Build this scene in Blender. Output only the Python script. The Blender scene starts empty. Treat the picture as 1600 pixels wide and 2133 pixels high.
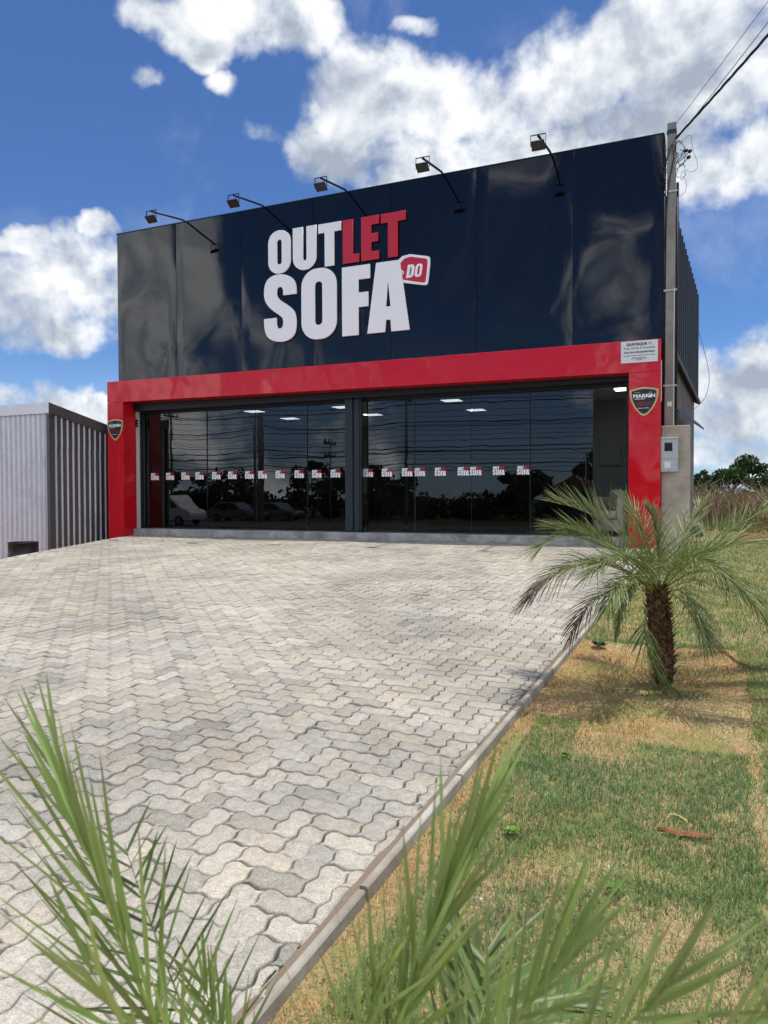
import bpy, math, random
import numpy as np
from mathutils import Vector, Matrix
random.seed(7); rng = np.random.default_rng(7)
scene = bpy.context.scene
# ------------------------------------------------------------------ camera
CAM = np.array([0, -13.8, .741]); FPX = 1540.
def _axes(yaw=23.31, pitch=1.185, roll=-.184):
    y, p, r = np.radians([yaw, pitch, roll])
    f = np.array([-np.sin(y)*np.cos(p), np.cos(y)*np.cos(p), -np.sin(p)])
    rt = np.array([np.cos(y), np.sin(y), 0]); up = np.cross(rt, f)
    return np.cos(r)*rt+np.sin(r)*up, -np.sin(r)*rt+np.cos(r)*up, f
RT, UP, FW = _axes()
cd = bpy.data.cameras.new('camera'); cam = bpy.data.objects.new('camera', cd)
scene.collection.objects.link(cam); scene.camera = cam
cam.matrix_world = Matrix(((RT[0], UP[0], -FW[0], CAM[0]), (RT[1], UP[1], -FW[1], CAM[1]), (RT[2], UP[2], -FW[2], CAM[2]), (0, 0, 0, 1)))
cd.sensor_fit = 'VERTICAL'; cd.sensor_height = 36; cd.sensor_width = 27; cd.lens = FPX/2133*36
cd.clip_start = .02; cd.clip_end = 4000
cd.dof.use_dof = True; cd.dof.focus_distance = 7.0; cd.dof.aperture_fstop = 11
# ------------------------------------------------------------------ light
SUN = Vector((.13, .035, 1.0)).normalized()
SUN_EL = math.asin(SUN.z); SUN_AZ = math.atan2(SUN.x, SUN.y)
sl = bpy.data.lights.new('sun', 'SUN'); sl.energy = 2.7; sl.angle = math.radians(.5); sl.color = (1, .955, .89)
so = bpy.data.objects.new('sun', sl); scene.collection.objects.link(so)
so.rotation_euler = (-SUN).to_track_quat('-Z', 'Y').to_euler(); so.location = (5, 2, 30)
scene.view_settings.view_transform = 'Standard'; scene.view_settings.look = 'None'
scene.view_settings.exposure = 0.35; scene.view_settings.gamma = 1.0
def ray(px, py): return FW+RT*(px-800)/FPX-UP*(py-1066.5)/FPX
def hit(px, py, axis, val):
    r = ray(px, py); return CAM+r*((val-CAM[axis])/r[axis])
def at(px, py, depth): return CAM+ray(px, py)*depth
def azel(px, py):
    r = ray(px, py); r = r/np.linalg.norm(r); return math.atan2(r[0], r[1]), math.asin(r[2])

world = bpy.data.worlds.new("World"); scene.world = world; world.use_nodes = True
wn = world.node_tree; wn.nodes.clear()
class NT:
    def __init__(s, tree): s.t = tree
    def n(s, typ, **kw):
        nd = s.t.nodes.new(typ)
        for k, v in kw.items(): setattr(nd, k, v)
        return nd
    def l(s, a, b): s.t.links.new(a, b)
    def put(s, sock, v):
        if hasattr(v, 'is_output'): s.l(v, sock)
        elif v is not None: sock.default_value = v
    def math(s, op, a, b=None, c=None, clamp=False):
        nd = s.n('ShaderNodeMath', operation=op, use_clamp=clamp)
        s.put(nd.inputs[0], a); s.put(nd.inputs[1], b)
        if c is not None: s.put(nd.inputs[2], c)
        return nd.outputs[0]
    def noise(s, vec, scale, detail=4, rough=.5, dist=0., out=0, lac=2.):
        nd = s.n('ShaderNodeTexNoise')
        if vec is not None: s.l(vec, nd.inputs['Vector'])
        nd.inputs['Scale'].default_value = scale; nd.inputs['Detail'].default_value = detail
        nd.inputs['Roughness'].default_value = rough; nd.inputs['Distortion'].default_value = dist
        nd.inputs['Lacunarity'].default_value = lac
        return nd.outputs[out]
    def ramp(s, f, stops, interp='LINEAR'):
        nd = s.n('ShaderNodeValToRGB'); nd.color_ramp.interpolation = interp
        el = nd.color_ramp.elements
        while len(el) < len(stops): el.new(.5)
        for e, (p, c) in zip(el, stops):
            e.position = p; e.color = (c, c, c, 1) if not hasattr(c, '__len__') else (*c, 1)
        s.l(f, nd.inputs[0]); return nd.outputs[0]
    def mix(s, f, a, b, mode='MIX'):
        nd = s.n('ShaderNodeMix', data_type='RGBA', blend_type=mode)
        s.put(nd.inputs[0], f)
        for sock, v in ((nd.inputs[6], a), (nd.inputs[7], b)):
            if hasattr(v, 'is_output'): s.l(v, sock)
            else: sock.default_value = (*v, 1) if len(v) == 3 else v
        return nd.outputs[2]
    def maprange(s, v, a, b, c=0., d=1., smooth=True):
        nd = s.n('ShaderNodeMapRange', interpolation_type='SMOOTHSTEP' if smooth else 'LINEAR')
        s.put(nd.inputs[0], v)
        for i, x in zip((1, 2, 3, 4), (a, b, c, d)): s.put(nd.inputs[i], x)
        return nd.outputs[0]
w = NT(wn)
tc = w.n('ShaderNodeTexCoord').outputs['Generated']
sky = w.n('ShaderNodeTexSky', sky_type='NISHITA', sun_disc=False)
sky.sun_elevation = SUN_EL; sky.sun_rotation = SUN_AZ; sky.altitude = 1000; sky.air_density = 1.0; sky.dust_density = .6; sky.ozone_density = 1.6
sep = w.n('ShaderNodeSeparateXYZ'); w.l(tc, sep.inputs[0])
warp = w.noise(tc, 5.0, 5, .55, out=1)
wsep = w.n('ShaderNodeSeparateColor'); w.l(warp, wsep.inputs[0])
az = w.math('ARCTAN2', sep.outputs[0], sep.outputs[1]); el = w.math('ARCSINE', sep.outputs[2])
az2 = w.math('MULTIPLY_ADD', w.math('SUBTRACT', wsep.outputs[0], .5), .16, az)
el2 = w.math('MULTIPLY_ADD', w.math('SUBTRACT', wsep.outputs[1], .5), .13, el)
BLOBS = [(500, 40, 165, 100), (640, 45, 100, 85), (385, 70, 80, 75), (440, 130, 60, 45), (335, 195, 42, 26), (545, 275, 52, 38), (480, 190, 40, 26), (320, 60, 60, 50),
 (880, 60, 45, 26), (790, 200, 130, 110), (700, 320, 95, 70), (960, 230, 190, 110), (1150, 190, 170, 130), (1290, 120, 180, 130), (1450, 160, 240, 230), (1330, 30, 130, 70),
 (1600, 120, 200, 220), (1480, 380, 150, 80), (1300, 330, 250, 130), (1000, 370, 300, 120), (1620, 340, 110, 90),
 (40, 600, 150, 100), (140, 560, 110, 90), (235, 610, 95, 110), (80, 690, 190, 52), (60, 500, 70, 34), (215, 480, 60, 30), (-120, 620, 160, 130),
 (45, 832, 75, 30), (150, 822, 62, 34), (222, 850, 70, 30), (-60, 850, 100, 40),
 (1490, 780, 75, 62), (1590, 790, 120, 85), (1560, 870, 130, 60), (1490, 940, 90, 45), (1590, 960, 110, 50), (1700, 850, 200, 150), (1450, 760, 40, 40)]
field = None
for (cx, cy, rx, ry) in BLOBS:
    bias = .45 if rx < 55 and ry < 45 else 1.
    a0, e0 = azel(cx, cy); a1 = azel(cx+rx, cy)[0]; e1 = azel(cx, cy-ry)[1]
    u = w.math('MULTIPLY', w.math('SUBTRACT', az2, a0), 1/abs(a1-a0)); v = w.math('MULTIPLY', w.math('SUBTRACT', el2, e0), 1/abs(e1-e0))
    d = w.math('SUBTRACT', bias, w.math('MULTIPLY_ADD', u, u, w.math('MULTIPLY', v, v)))
    field = d if field is None else w.math('SMOOTH_MAX', field, d, .16)
# free clouds for the rest of the sky (away from the part the photo shows)
back = w.maprange(w.math('ABSOLUTE', w.math('ADD', az, .42)), .75, 1.05)
high = w.maprange(el, .62, .8)
gen = w.math('MULTIPLY', w.math('SUBTRACT', w.noise(tc, 2.3, 6, .5, .3), .50), 9.)
gen = w.math('MULTIPLY_ADD', w.math('SUBTRACT', 1., w.math('MAXIMUM', back, high)), -8., gen)
field = w.math('MAXIMUM', w.math('MAXIMUM', field, -3.), gen)
nz = w.noise(tc, 9., 9, .56, .2); nz2 = w.noise(tc, 34., 6, .6)
dens = w.math('MULTIPLY_ADD', w.math('SUBTRACT', nz, .5), 3.0, field)
dens = w.math('MULTIPLY_ADD', w.math('SUBTRACT', nz2, .5), 1.5, dens)
alpha = w.math('MULTIPLY', w.maprange(dens, -.45, .85), .97)
thin = w.math('MULTIPLY', w.maprange(w.noise(tc, 4., 7, .62, .8), .5, .8), .22)
alpha = w.math('MAXIMUM', alpha, thin)
# self-shading of the cumulus: compare the billow noise here and a step towards the sun
off = w.n('ShaderNodeVectorMath', operation='ADD'); w.l(tc, off.inputs[0]); off.inputs[1].default_value = (.012, 0, .028)
nzs = w.noise(off.outputs[0], 9., 9, .56, .2)
lit = w.math('MULTIPLY_ADD', w.math('SUBTRACT', nz, nzs), 4.2, .70)
deep = w.maprange(dens, .35, 2.0)
lit = w.math('MULTIPLY_ADD', w.math('MULTIPLY', deep, w.maprange(el, .12, .40, .35, 1.)), -.36, lit)
lowf = w.math('MULTIPLY', w.math('SUBTRACT', w.noise(tc, 4.2, 3, .5), .5), 1.3)
lit = w.math('ADD', lit, lowf, clamp=True)
ccol = w.ramp(lit, [(0, (2.7, 3.1, 3.7)), (.35, (3.9, 4.25, 4.8)), (.65, (5.3, 5.6, 5.95)), (1, (7.0, 7.1, 7.2))])
skyc = w.mix(1., sky.outputs[0], (.42, .60, .86), 'MULTIPLY')
hz = w.maprange(el, -.02, .22, .5, 0.)
skyc = w.mix(hz, skyc, (3.6, 4.7, 6.2))
# clouds behind the camera made brighter, added fill light for the shaded lettering
front = w.maprange(sep.outputs[1], .1, -.5, 1., 1.85)
cb = w.n('ShaderNodeVectorMath', operation='SCALE'); w.l(ccol, cb.inputs[0]); w.l(front, cb.inputs['Scale']); ccol = cb.outputs[0]
col = w.mix(alpha, skyc, ccol)
bg = w.n('ShaderNodeBackground'); w.l(col, bg.inputs[0]); bg.inputs[1].default_value = .118
wo = w.n('ShaderNodeOutputWorld'); w.l(bg.outputs[0], wo.inputs[0])
world.cycles.sampling_method = 'MANUAL'; world.cycles.sample_map_resolution = 512
# ------------------------------------------------------------------ helpers
COL = scene.collection
ORI = {}
def tag(o, label=None, cat=None, group=None, kind=None):
    if label: o['label'] = label
    if cat: o['category'] = cat
    if group: o['group'] = group
    if kind: o['kind'] = kind
    return o
def empty(name, loc, label, cat, group=None):
    o = bpy.data.objects.new(name, None); COL.objects.link(o); o.location = [float(c) for c in loc]
    o.empty_display_size = .2; ORI[o.name] = np.array(loc, float); return tag(o, label, cat, group)
def copy_tree(o, parent=None, name=None):
    c = o.copy(); COL.objects.link(c)
    if parent is not None: c.parent = parent
    for ch in o.children: copy_tree(ch, c)
    return c
class MB:
    def __init__(s): s.v = []; s.f = []; s.m = []; s.c = []; s.mi = 0; s.col = None
    def add(s, vs, fs):
        b = len(s.v); s.v += [tuple(float(c) for c in q) for q in vs]
        if s.col is not None or s.c:
            while len(s.c) < b: s.c.append((1, 1, 1))
            s.c += [s.col or (1, 1, 1)]*len(vs)
        s.f += [tuple(i+b for i in f) for f in fs]; s.m += [s.mi]*len(fs); return s
    def box(s, x0, x1, y0, y1, z0, z1, M=None):
        vs = [(x, y, z) for z in (z0, z1) for y in (y0, y1) for x in (x0, x1)]
        if M is not None: vs = [tuple(M @ Vector(q)) for q in vs]
        return s.add(vs, [(0, 2, 3, 1), (4, 5, 7, 6), (0, 1, 5, 4), (2, 6, 7, 3), (0, 4, 6, 2), (1, 3, 7, 5)])
    def prism(s, poly, y0, y1, axis='y'):
        n = len(poly)
        mk = {'y': lambda p, t: (p[0], t, p[1]), 'x': lambda p, t: (t, p[0], p[1]), 'z': lambda p, t: (p[0], p[1], t)}[axis]
        vs = [mk(p, y0) for p in poly]+[mk(p, y1) for p in poly]
        return s.add(vs, [tuple(range(n)), tuple(range(2*n-1, n-1, -1))]+[(i, n+i, n+(i+1) % n, (i+1) % n) for i in range(n)])
    def tube(s, pts, r, n=8, caps=True):
        pts = [Vector([float(c) for c in p]) for p in pts]; k = len(pts)
        rs = list(r) if hasattr(r, '__len__') else [r]*k
        vs = []; up0 = Vector((0, 0, 1))
        prev = None
        for i, p in enumerate(pts):
            t = (pts[min(i+1, k-1)]-pts[max(i-1, 0)])
            if t.length < 1e-9: t = Vector((0, 0, 1))
            t.normalize()
            if prev is None:
                a = t.cross(up0 if abs(t.z) < .95 else Vector((1, 0, 0))).normalized()
            else:
                a = (prev-t*prev.dot(t)); a = a.normalized() if a.length > 1e-6 else t.orthogonal().normalized()
            prev = a; b = t.cross(a)
            for j in range(n):
                an = 2*math.pi*j/n; vs.append(p+(a*math.cos(an)+b*math.sin(an))*rs[i])
        fs = [(i*n+j, i*n+(j+1) % n, (i+1)*n+(j+1) % n, (i+1)*n+j) for i in range(k-1) for j in range(n)]
        if caps: fs += [tuple(range(n-1, -1, -1)), tuple((k-1)*n+j for j in range(n))]
        return s.add(vs, fs)
    def build(s, name, mats, parent=None, smooth=False, bevel=0, root=None):
        me = bpy.data.meshes.new(name); o0 = np.zeros(3)
        if parent is not None:
            q = parent
            while q.parent is not None: q = q.parent
            o0 = ORI.get(q.name, np.zeros(3))
        vs = (np.array(s.v)-o0) if len(s.v) else []
        me.from_pydata(vs.tolist() if len(s.v) else [], [], s.f)
        for m in (mats if isinstance(mats, (list, tuple)) else [mats]): me.materials.append(m)
        me.polygons.foreach_set('material_index', s.m)
        if s.c:
            while len(s.c) < len(s.v): s.c.append((1, 1, 1))
            ca = me.color_attributes.new('tone', 'FLOAT_COLOR', 'POINT')
            ca.data.foreach_set('color', np.c_[np.array(s.c), np.ones(len(s.c))].astype(np.float32).ravel())
        if smooth: me.polygons.foreach_set('use_smooth', [True]*len(s.f))
        me.update(); o = bpy.data.objects.new(name, me); COL.objects.link(o)
        if parent is not None: o.parent = parent
        if bevel:
            b = o.modifiers.new('bevel', 'BEVEL'); b.width = bevel; b.segments = 2; b.limit_method = 'ANGLE'
        return o
def mesh_np(name, V, F4, mat, tone=None, F3=None, parent=None):
    """fast mesh: V (n,3), F4 (m,4) quads, F3 triangles"""
    me = bpy.data.meshes.new(name)
    if parent is not None:
        q = parent
        while q.parent is not None: q = q.parent
        V = V-ORI.get(q.name, np.zeros(3))
    F3 = np.zeros((0, 3), int) if F3 is None else F3
    F4 = np.zeros((0, 4), int) if F4 is None else F4
    nl = F4.size+F3.size; npoly = len(F4)+len(F3)
    me.vertices.add(len(V)); me.vertices.foreach_set('co', V.astype(np.float32).ravel())
    me.loops.add(nl); me.loops.foreach_set('vertex_index', np.r_[F4.ravel(), F3.ravel()].astype(np.int32))
    me.polygons.add(npoly)
    st = np.r_[np.arange(len(F4))*4, F4.size+np.arange(len(F3))*3].astype(np.int32)
    me.polygons.foreach_set('loop_start', st)
    me.update(calc_edges=True); me.validate()
    if tone is not None:
        ca = me.color_attributes.new('tone', 'FLOAT_COLOR', 'POINT')
        ca.data.foreach_set('color', np.c_[tone, np.ones(len(tone))].astype(np.float32).ravel())
    me.materials.append(mat); o = bpy.data.objects.new(name, me); COL.objects.link(o)
    if parent is not None: o.parent = parent
    return o
# ------------------------------------------------------------------ materials
def mat(name, fn):
    m = bpy.data.materials.new(name); m.use_nodes = True; m.node_tree.nodes.clear()
    t = NT(m.node_tree); out = t.n('ShaderNodeOutputMaterial'); t.l(fn(t), out.inputs[0]); return m
def bsdf(t, col, rough=.6, metal=0., spec=.5, bump=None, bstr=.3, bdist=.01, coat=0., ior=1.5):
    b = t.n('ShaderNodeBsdfPrincipled')
    if hasattr(col, 'is_output'): t.l(col, b.inputs['Base Color'])
    else: b.inputs['Base Color'].default_value = (*col, 1)
    t.put(b.inputs['Roughness'], rough); b.inputs['Metallic'].default_value = metal
    b.inputs['Specular IOR Level'].default_value = spec; b.inputs['IOR'].default_value = ior
    b.inputs['Coat Weight'].default_value = coat; b.inputs['Coat Roughness'].default_value = .02
    if bump is not None:
        bp = t.n('ShaderNodeBump'); bp.inputs['Strength'].default_value = bstr; bp.inputs['Distance'].default_value = bdist
        t.l(bump, bp.inputs['Height']); t.l(bp.outputs[0], b.inputs['Normal'])
        if coat: t.l(bp.outputs[0], b.inputs['Coat Normal'])
    return b.outputs[0]
def pos(t): return t.n('ShaderNodeNewGeometry').outputs['Position']
def objc(t): return t.n('ShaderNodeTexCoord').outputs['Object']
def tone(t):
    a = t.n('ShaderNodeAttribute', attribute_name='tone'); return a.outputs['Color']
def simple(name, c, rough=.6, metal=0., var=.12, scale=12., bstr=.1, spec=.5, coat=0., bs=60.):
    def fn(t):
        p = pos(t); n = t.noise(p, scale, 6, .6)
        f = t.maprange(n, .3, .7, 1-var, 1+var, False)
        hsv = t.n('ShaderNodeHueSaturation'); hsv.inputs['Color'].default_value = (*c, 1); t.l(f, hsv.inputs['Value'])
        return bsdf(t, hsv.outputs[0], rough, metal, spec, t.noise(p, bs, 4), bstr, .003, coat)
    return mat(name, fn)
def m_clad(t):
    p = pos(t)
    mp = t.n('ShaderNodeMapping'); t.l(p, mp.inputs[0]); mp.inputs['Scale'].default_value = (.8, 1.0, .75)
    h = t.noise(mp.outputs[0], .8, 0., .5, .3)
    dust = t.maprange(t.noise(p, 3.5, 7, .65), .45, .8, .0015, .006)
    c = t.n('ShaderNodeCombineColor'); t.l(dust, c.inputs[0]); t.l(t.math('MULTIPLY', dust, 1.05), c.inputs[1]); t.l(t.math('MULTIPLY', dust, 1.9), c.inputs[2])
    return bsdf(t, c.outputs[0], t.maprange(t.noise(p, 6., 5, .6), .3, .8, .02, .06), 0, .6, h, 1., .034)
M = {}
M['clad'] = mat('black_gloss_cladding', m_clad)
def m_red(t):
    p = pos(t); n = t.noise(p, .9, 0., .5, .6); n2 = t.noise(p, 2.4, 0., .5, .8)
    h = t.math('MULTIPLY_ADD', n2, .24, n)
    col = t.mix(t.noise(p, 5., 6, .6), (.62, .006, .014), (.68, .010, .020))
    return bsdf(t, col, .10, 0, .45, h, 1., .04, .12)
M['red'] = mat('red_gloss_cladding', m_red)
def m_glass(t):
    p = pos(t); n = t.noise(p, 1.5, 2, .5)
    bp = t.n('ShaderNodeBump'); bp.inputs['Strength'].default_value = 1; bp.inputs['Distance'].default_value = .0008; t.l(n, bp.inputs['Height'])
    g = t.n('ShaderNodeBsdfGlossy'); g.inputs['Roughness'].default_value = .004; t.l(bp.outputs[0], g.inputs['Normal']); g.inputs['Color'].default_value = (1, 1, 1, 1)
    tr = t.n('ShaderNodeBsdfTransparent'); tr.inputs['Color'].default_value = (.12, .125, .13, 1)
    fr = t.n('ShaderNodeFresnel'); fr.inputs['IOR'].default_value = 1.62
    mx = t.n('ShaderNodeMixShader'); t.l(t.math('MULTIPLY', fr.outputs[0], 1.1), mx.inputs[0]); t.l(tr.outputs[0], mx.inputs[1]); t.l(g.outputs[0], mx.inputs[2])
    return mx.outputs[0]
M['glass'] = mat('tinted_glass', m_glass)
M['black'] = simple('black_metal', (.012, .013, .015), .4, .2)
M['dark'] = simple('dark_painted_steel', (.028, .034, .042), .38, .3, spec=.5)
M['white'] = simple('white_letter', (.96, .965, .97), .4, var=.01, bstr=.03)
M['letter_red'] = simple('red_letter', (.60, .014, .03), .3, var=.05, bstr=.03, coat=.3)
M['plast_w'] = simple('white_plastic', (.75, .77, .78), .4, var=.04, bstr=.02)
M['ink'] = simple('black_ink', (.02, .02, .022), .6)
M['navy'] = simple('navy_print', (.022, .022, .032), .4)
M['gold'] = simple('gold_print', (.62, .50, .19), .5)
M['ink_red'] = simple('red_print', (.42, .02, .03), .5)
M['grey_plast'] = simple('grey_plastic', (.46, .50, .52), .45, var=.05)
def m_concrete(base, warm, name):
    def fn(t):
        p = pos(t); n = t.noise(p, 2.2, 8, .65, .4); n2 = t.noise(p, 45., 4, .7)
        c = t.mix(t.maprange(n, .32, .68), base, warm)
        white = t.maprange(t.noise(p, 1.7, 5, .6, 1.), .60, .72)
        c = t.mix(t.math('MULTIPLY', white, .45), c, tuple(min(.7, x*1.5) for x in base))
        c = t.mix(t.math('MULTIPLY', t.maprange(n2, .5, .8), .35), c, tuple(x*.55 for x in base))
        return bsdf(t, c, .9, 0, .25, n2, .5, .006)
    return mat(name, fn)
M['conc'] = m_concrete((.50, .47, .41), (.36, .30, .225), 'rendered_concrete')
M['sill'] = m_concrete((.50, .49, .45), (.22, .215, .195), 'sill_concrete')
M['kerb'] = m_concrete((.52, .48, .40), (.30, .26, .205), 'kerb_concrete')
M['pole'] = m_concrete((.34, .33, .30), (.24, .23, .21), 'pole_concrete')
M['wall'] = simple('white_plaster', (.62, .62, .60), .85, var=.06)
M['wallgrey'] = simple('interior_grey', (.30, .31, .31), .85, var=.05)
M['block'] = m_concrete((.19, .19, .18), (.13, .13, .125), 'grey_block')
def m_zinc(t):
    p = pos(t)
    vo = t.n('ShaderNodeTexVoronoi'); t.l(p, vo.inputs['Vector']); vo.inputs['Scale'].default_value = 26.
    c = t.mix(vo.outputs['Distance'], (.70, .71, .75), (.86, .87, .90))
    c = t.mix(t.maprange(t.noise(p, 1.4, 6, .6), .5, .75), c, (.56, .57, .60))
    return bsdf(t, c, t.maprange(t.noise(p, 4., 5), .3, .7, .34, .52), .35, .5, t.noise(p, 3., 3), .25, .02)
M['zinc'] = mat('galvanised_sheet', m_zinc)
M['zincflat'] = simple('dull_galvanised_sheet', (.56, .57, .62), .45, .3, var=.10, scale=2.5, bstr=.05)
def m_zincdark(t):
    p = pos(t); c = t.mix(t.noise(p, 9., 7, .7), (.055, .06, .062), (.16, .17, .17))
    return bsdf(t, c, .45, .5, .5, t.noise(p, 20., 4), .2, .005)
M['zincdark'] = mat('weathered_flashing_painted_shade', m_zincdark)  # flashing metal; also the dark reflection painted on the shed's side flats
def m_corr(t):
    p = pos(t); c = t.mix(t.noise(p, 3., 6, .6), (.012, .013, .015), (.03, .031, .034))
    return bsdf(t, c, .5, .1, .35)
M['corr'] = mat('dark_corrugated_sheet', m_corr)
M['panel'] = bpy.data.materials.new('ceiling_panel_light'); M['panel'].use_nodes = True
_b = M['panel'].node_tree.nodes['Principled BSDF']; _b.inputs['Base Color'].default_value = (.8, .8, .8, 1); _b.inputs['Emission Color'].default_value = (.92, 1, .97, 1); _b.inputs['Emission Strength'].default_value = 5.
def m_paver(t):
    p = pos(t); a = tone(t)
    agg = t.noise(p, 150., 3, .7); mid = t.noise(p, 28., 5, .65); big = t.noise(p, .55, 4, .55, .5)
    f = t.math('MULTIPLY', t.maprange(agg, .3, .72, .62, 1.30, False), t.maprange(mid, .3, .7, .80, 1.16, False))
    f = t.math('MULTIPLY', f, t.maprange(big, .36, .62, .84, 1.07))
    c = t.mix(1., a, t.mix(t.maprange(t.noise(p, 1.1, 5, .6), .35, .68), (.445, .41, .345), (.515, .465, .375)), 'MULTIPLY')
    gr = t.n('ShaderNodeCombineColor'); [t.l(f, gr.inputs[i]) for i in range(3)]
    c = t.mix(1., c, gr.outputs[0], 'MULTIPLY')
    stain = t.maprange(t.noise(p, 2.4, 6, .7, 1.5), .60, .74)
    c = t.mix(t.math('MULTIPLY', stain, .30), c, (.27, .21, .155))
    eff = t.math('MULTIPLY', t.maprange(t.noise(p, 16., 6, .75), .66, .72), t.maprange(t.noise(p, .9, 3, .5), .5, .62))
    c = t.mix(t.math('MULTIPLY', eff, .6), c, (.66, .65, .62))
    blk = t.maprange(t.noise(p, 210., 2, .5), .69, .74)
    c = t.mix(t.math('MULTIPLY', blk, .7), c, (.10, .095, .085))
    h = t.math('MULTIPLY_ADD', mid, .8, t.math('MULTIPLY', agg, .5))
    return bsdf(t, c, .92, 0, .2, h, .55, .005)
M['paver'] = mat('concrete_paver', m_paver)
M['joint'] = simple('joint_sand', (.06, .05, .042), .95, var=.3, scale=20.)
def m_mortar(t):
    p = pos(t); c = t.mix(t.noise(p, 20., 6, .7), (.19, .14, .10), (.30, .23, .165)); return bsdf(t, c, .95, 0, .2, t.noise(p, 90., 4), .6, .006)
M['mortar'] = mat('mortar_strip', m_mortar)
def m_ground(t):
    p = pos(t); n = t.noise(p, .35, 8, .65, .5); n2 = t.noise(p, 9., 6, .7)
    c = t.mix(t.maprange(n, .35, .65), (.36, .15, .075), (.28, .19, .10))
    c = t.mix(t.maprange(t.noise(p, .12, 6, .6, 1.), .5, .6), c, (.13, .13, .055))
    c = t.mix(t.math('MULTIPLY', t.maprange(n2, .55, .75), .5), c, (.36, .22, .14))
    sp_ = t.n('ShaderNodeSeparateXYZ'); t.l(p, sp_.inputs[0])
    c = t.mix(t.maprange(t.math('ADD', sp_.outputs[1], t.math('MULTIPLY', n, 2.)), -30., -33.), c, t.mix(n2, (.035, .045, .018), (.085, .075, .035)))
    return bsdf(t, c, .95, 0, .15, n2, .8, .04)
M['ground'] = mat('red_earth', m_ground)
def m_lawnsoil(t):
    p = pos(t); n = t.noise(p, 30., 6, .7)
    c = t.mix(n, (.24, .15, .07), (.62, .45, .24)); c = t.mix(t.maprange(t.noise(p, 3., 5), .45, .6), c, (.27, .26, .10))
    return bsdf(t, c, .95, 0, .1, t.noise(p, 120., 4), .8, .01)
M['lawnsoil'] = mat('lawn_thatch', m_lawnsoil)
def leafy(name, trans=.35, rough=.5, gloss=.35):
    def fn(t):
        a = tone(t); b = t.n('ShaderNodeBsdfPrincipled'); t.l(a, b.inputs['Base Color']); b.inputs['Roughness'].default_value = rough; b.inputs['Specular IOR Level'].default_value = gloss
        tr = t.n('ShaderNodeBsdfTranslucent'); t.l(a, tr.inputs['Color'])
        mx = t.n('ShaderNodeMixShader'); mx.inputs[0].default_value = trans; t.l(b.outputs[0], mx.inputs[1]); t.l(tr.outputs[0], mx.inputs[2]); return mx.outputs[0]
    return mat(name, fn)
M['grass'] = leafy('grass_blade', .3, .6, .25)
M['frond'] = leafy('palm_leaflet', .22, .42, .5)
M['leaf'] = leafy('tree_leaf', .25, .55, .3)
def m_bark(t):
    p = pos(t); n = t.noise(p, 48., 6, .75, .5); c = t.mix(t.maprange(n, .35, .65), (.035, .02, .012), (.34, .20, .11)); return bsdf(t, c, .95, 0, .1, n, .9, .02)
M['palmbark'] = mat('palm_fibre', m_bark)
M['bark'] = simple('tree_bark', (.16, .12, .09), .9, var=.35, scale=20, bstr=.6)
M['tarmac'] = simple('asphalt', (.055, .055, .057), .9, var=.2, scale=30, bstr=.4)
M['rubber'] = simple('rubber', (.015, .015, .016), .8)
M['carpaint'] = simple('white_car_paint', (.72, .73, .74), .25, var=.02, coat=.8, bstr=0)
M['silver'] = simple('silver_car_paint', (.20, .21, .22), .3, .4, var=.02, coat=.8, bstr=0)
M['carglass'] = simple('car_glass', (.012, .014, .016), .05, var=.02, bstr=0)
M['chrome'] = simple('bright_metal', (.6, .6, .6), .25, 1.)
M['tile'] = simple('clay_roof_tile', (.36, .15, .07), .85, var=.3, scale=8, bstr=.5)
M['fabric'] = simple('beige_upholstery', (.45, .42, .36), .9, var=.08, bs=200, bstr=.3)
M['fabric2'] = simple('brown_upholstery', (.12, .085, .07), .9, var=.1, bs=200, bstr=.3)
M['floor'] = simple('shop_floor_tile', (.30, .29, .27), .25, var=.05)
M['cable'] = simple('black_cable', (.012, .012, .013), .5)
M['wire'] = simple('grey_wire', (.10, .10, .11), .5)
M['strap'] = simple('steel_strap', (.45, .45, .44), .4, .8)
M['tarp'] = simple('drum_black_paint', (.02, .02, .02), .5, .3, var=.8, scale=9, bstr=.3)
M['wood'] = simple('dry_bark_wood', (.27, .10, .045), .9, var=.45, scale=25, bstr=.8)
M['paper'] = simple('white_paper', (.8, .8, .78), .7)
M['stalk'] = simple('dry_stalk', (.36, .29, .20), .9, var=.3)
M['brick'] = simple('broken_brick', (.42, .13, .06), .9, var=.35, scale=10, bstr=.5)
M['stone'] = simple('pale_stone', (.46, .43, .38), .9, var=.2, scale=25, bstr=.6)
# ------------------------------------------------------------------ terrain
SL = .0355; Z0 = -.15
def zp(y): return Z0+SL*y                        # pavement surface
KX0, KS = -.768, .0239                           # kerb line x = KX0 + KS*y
def kx(y): return KX0+KS*y
def left_edge(y): return -12.62-.286*(y-.4) if y > -6 else -10.79+ .0*(y+6)-.15*(y+6)
def gz(x, y):                                    # natural ground height
    if y > 3: z = -.13+.004*(y-3) if y < 60 else .1
    elif y > -19: z = zp(y)-.085
    elif y > -22: z = zp(-19)-.085-.06*(-19-y)
    else: z = -1.09-.004*(-22-y) if y > -80 else -1.32
    # lower yard on the left
    e = (left_edge(min(max(y, -18), .5))-.1)-x
    if e > 0: z -= min(e/.7, 1.)*max(0., min(1, (y+19)/5))*.75
    if x > kx(y)+.02 and y > -17 and y < 3: pass
    return z
xs = np.unique(np.r_[-900, -400, -200, -100, -60, -40, -30, -25, np.arange(-20, 6, .25), 6, 8, 10, 15, 20, 30, 40, 60, 100, 200, 400, 900])
ys = np.unique(np.r_[-900, -400, -200, -120, -90, -80, -60, -45, -35, -30, np.arange(-24, 12, .5), 12, 15, 20, 25, 30, 40, 60, 100, 200, 400, 900])
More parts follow.
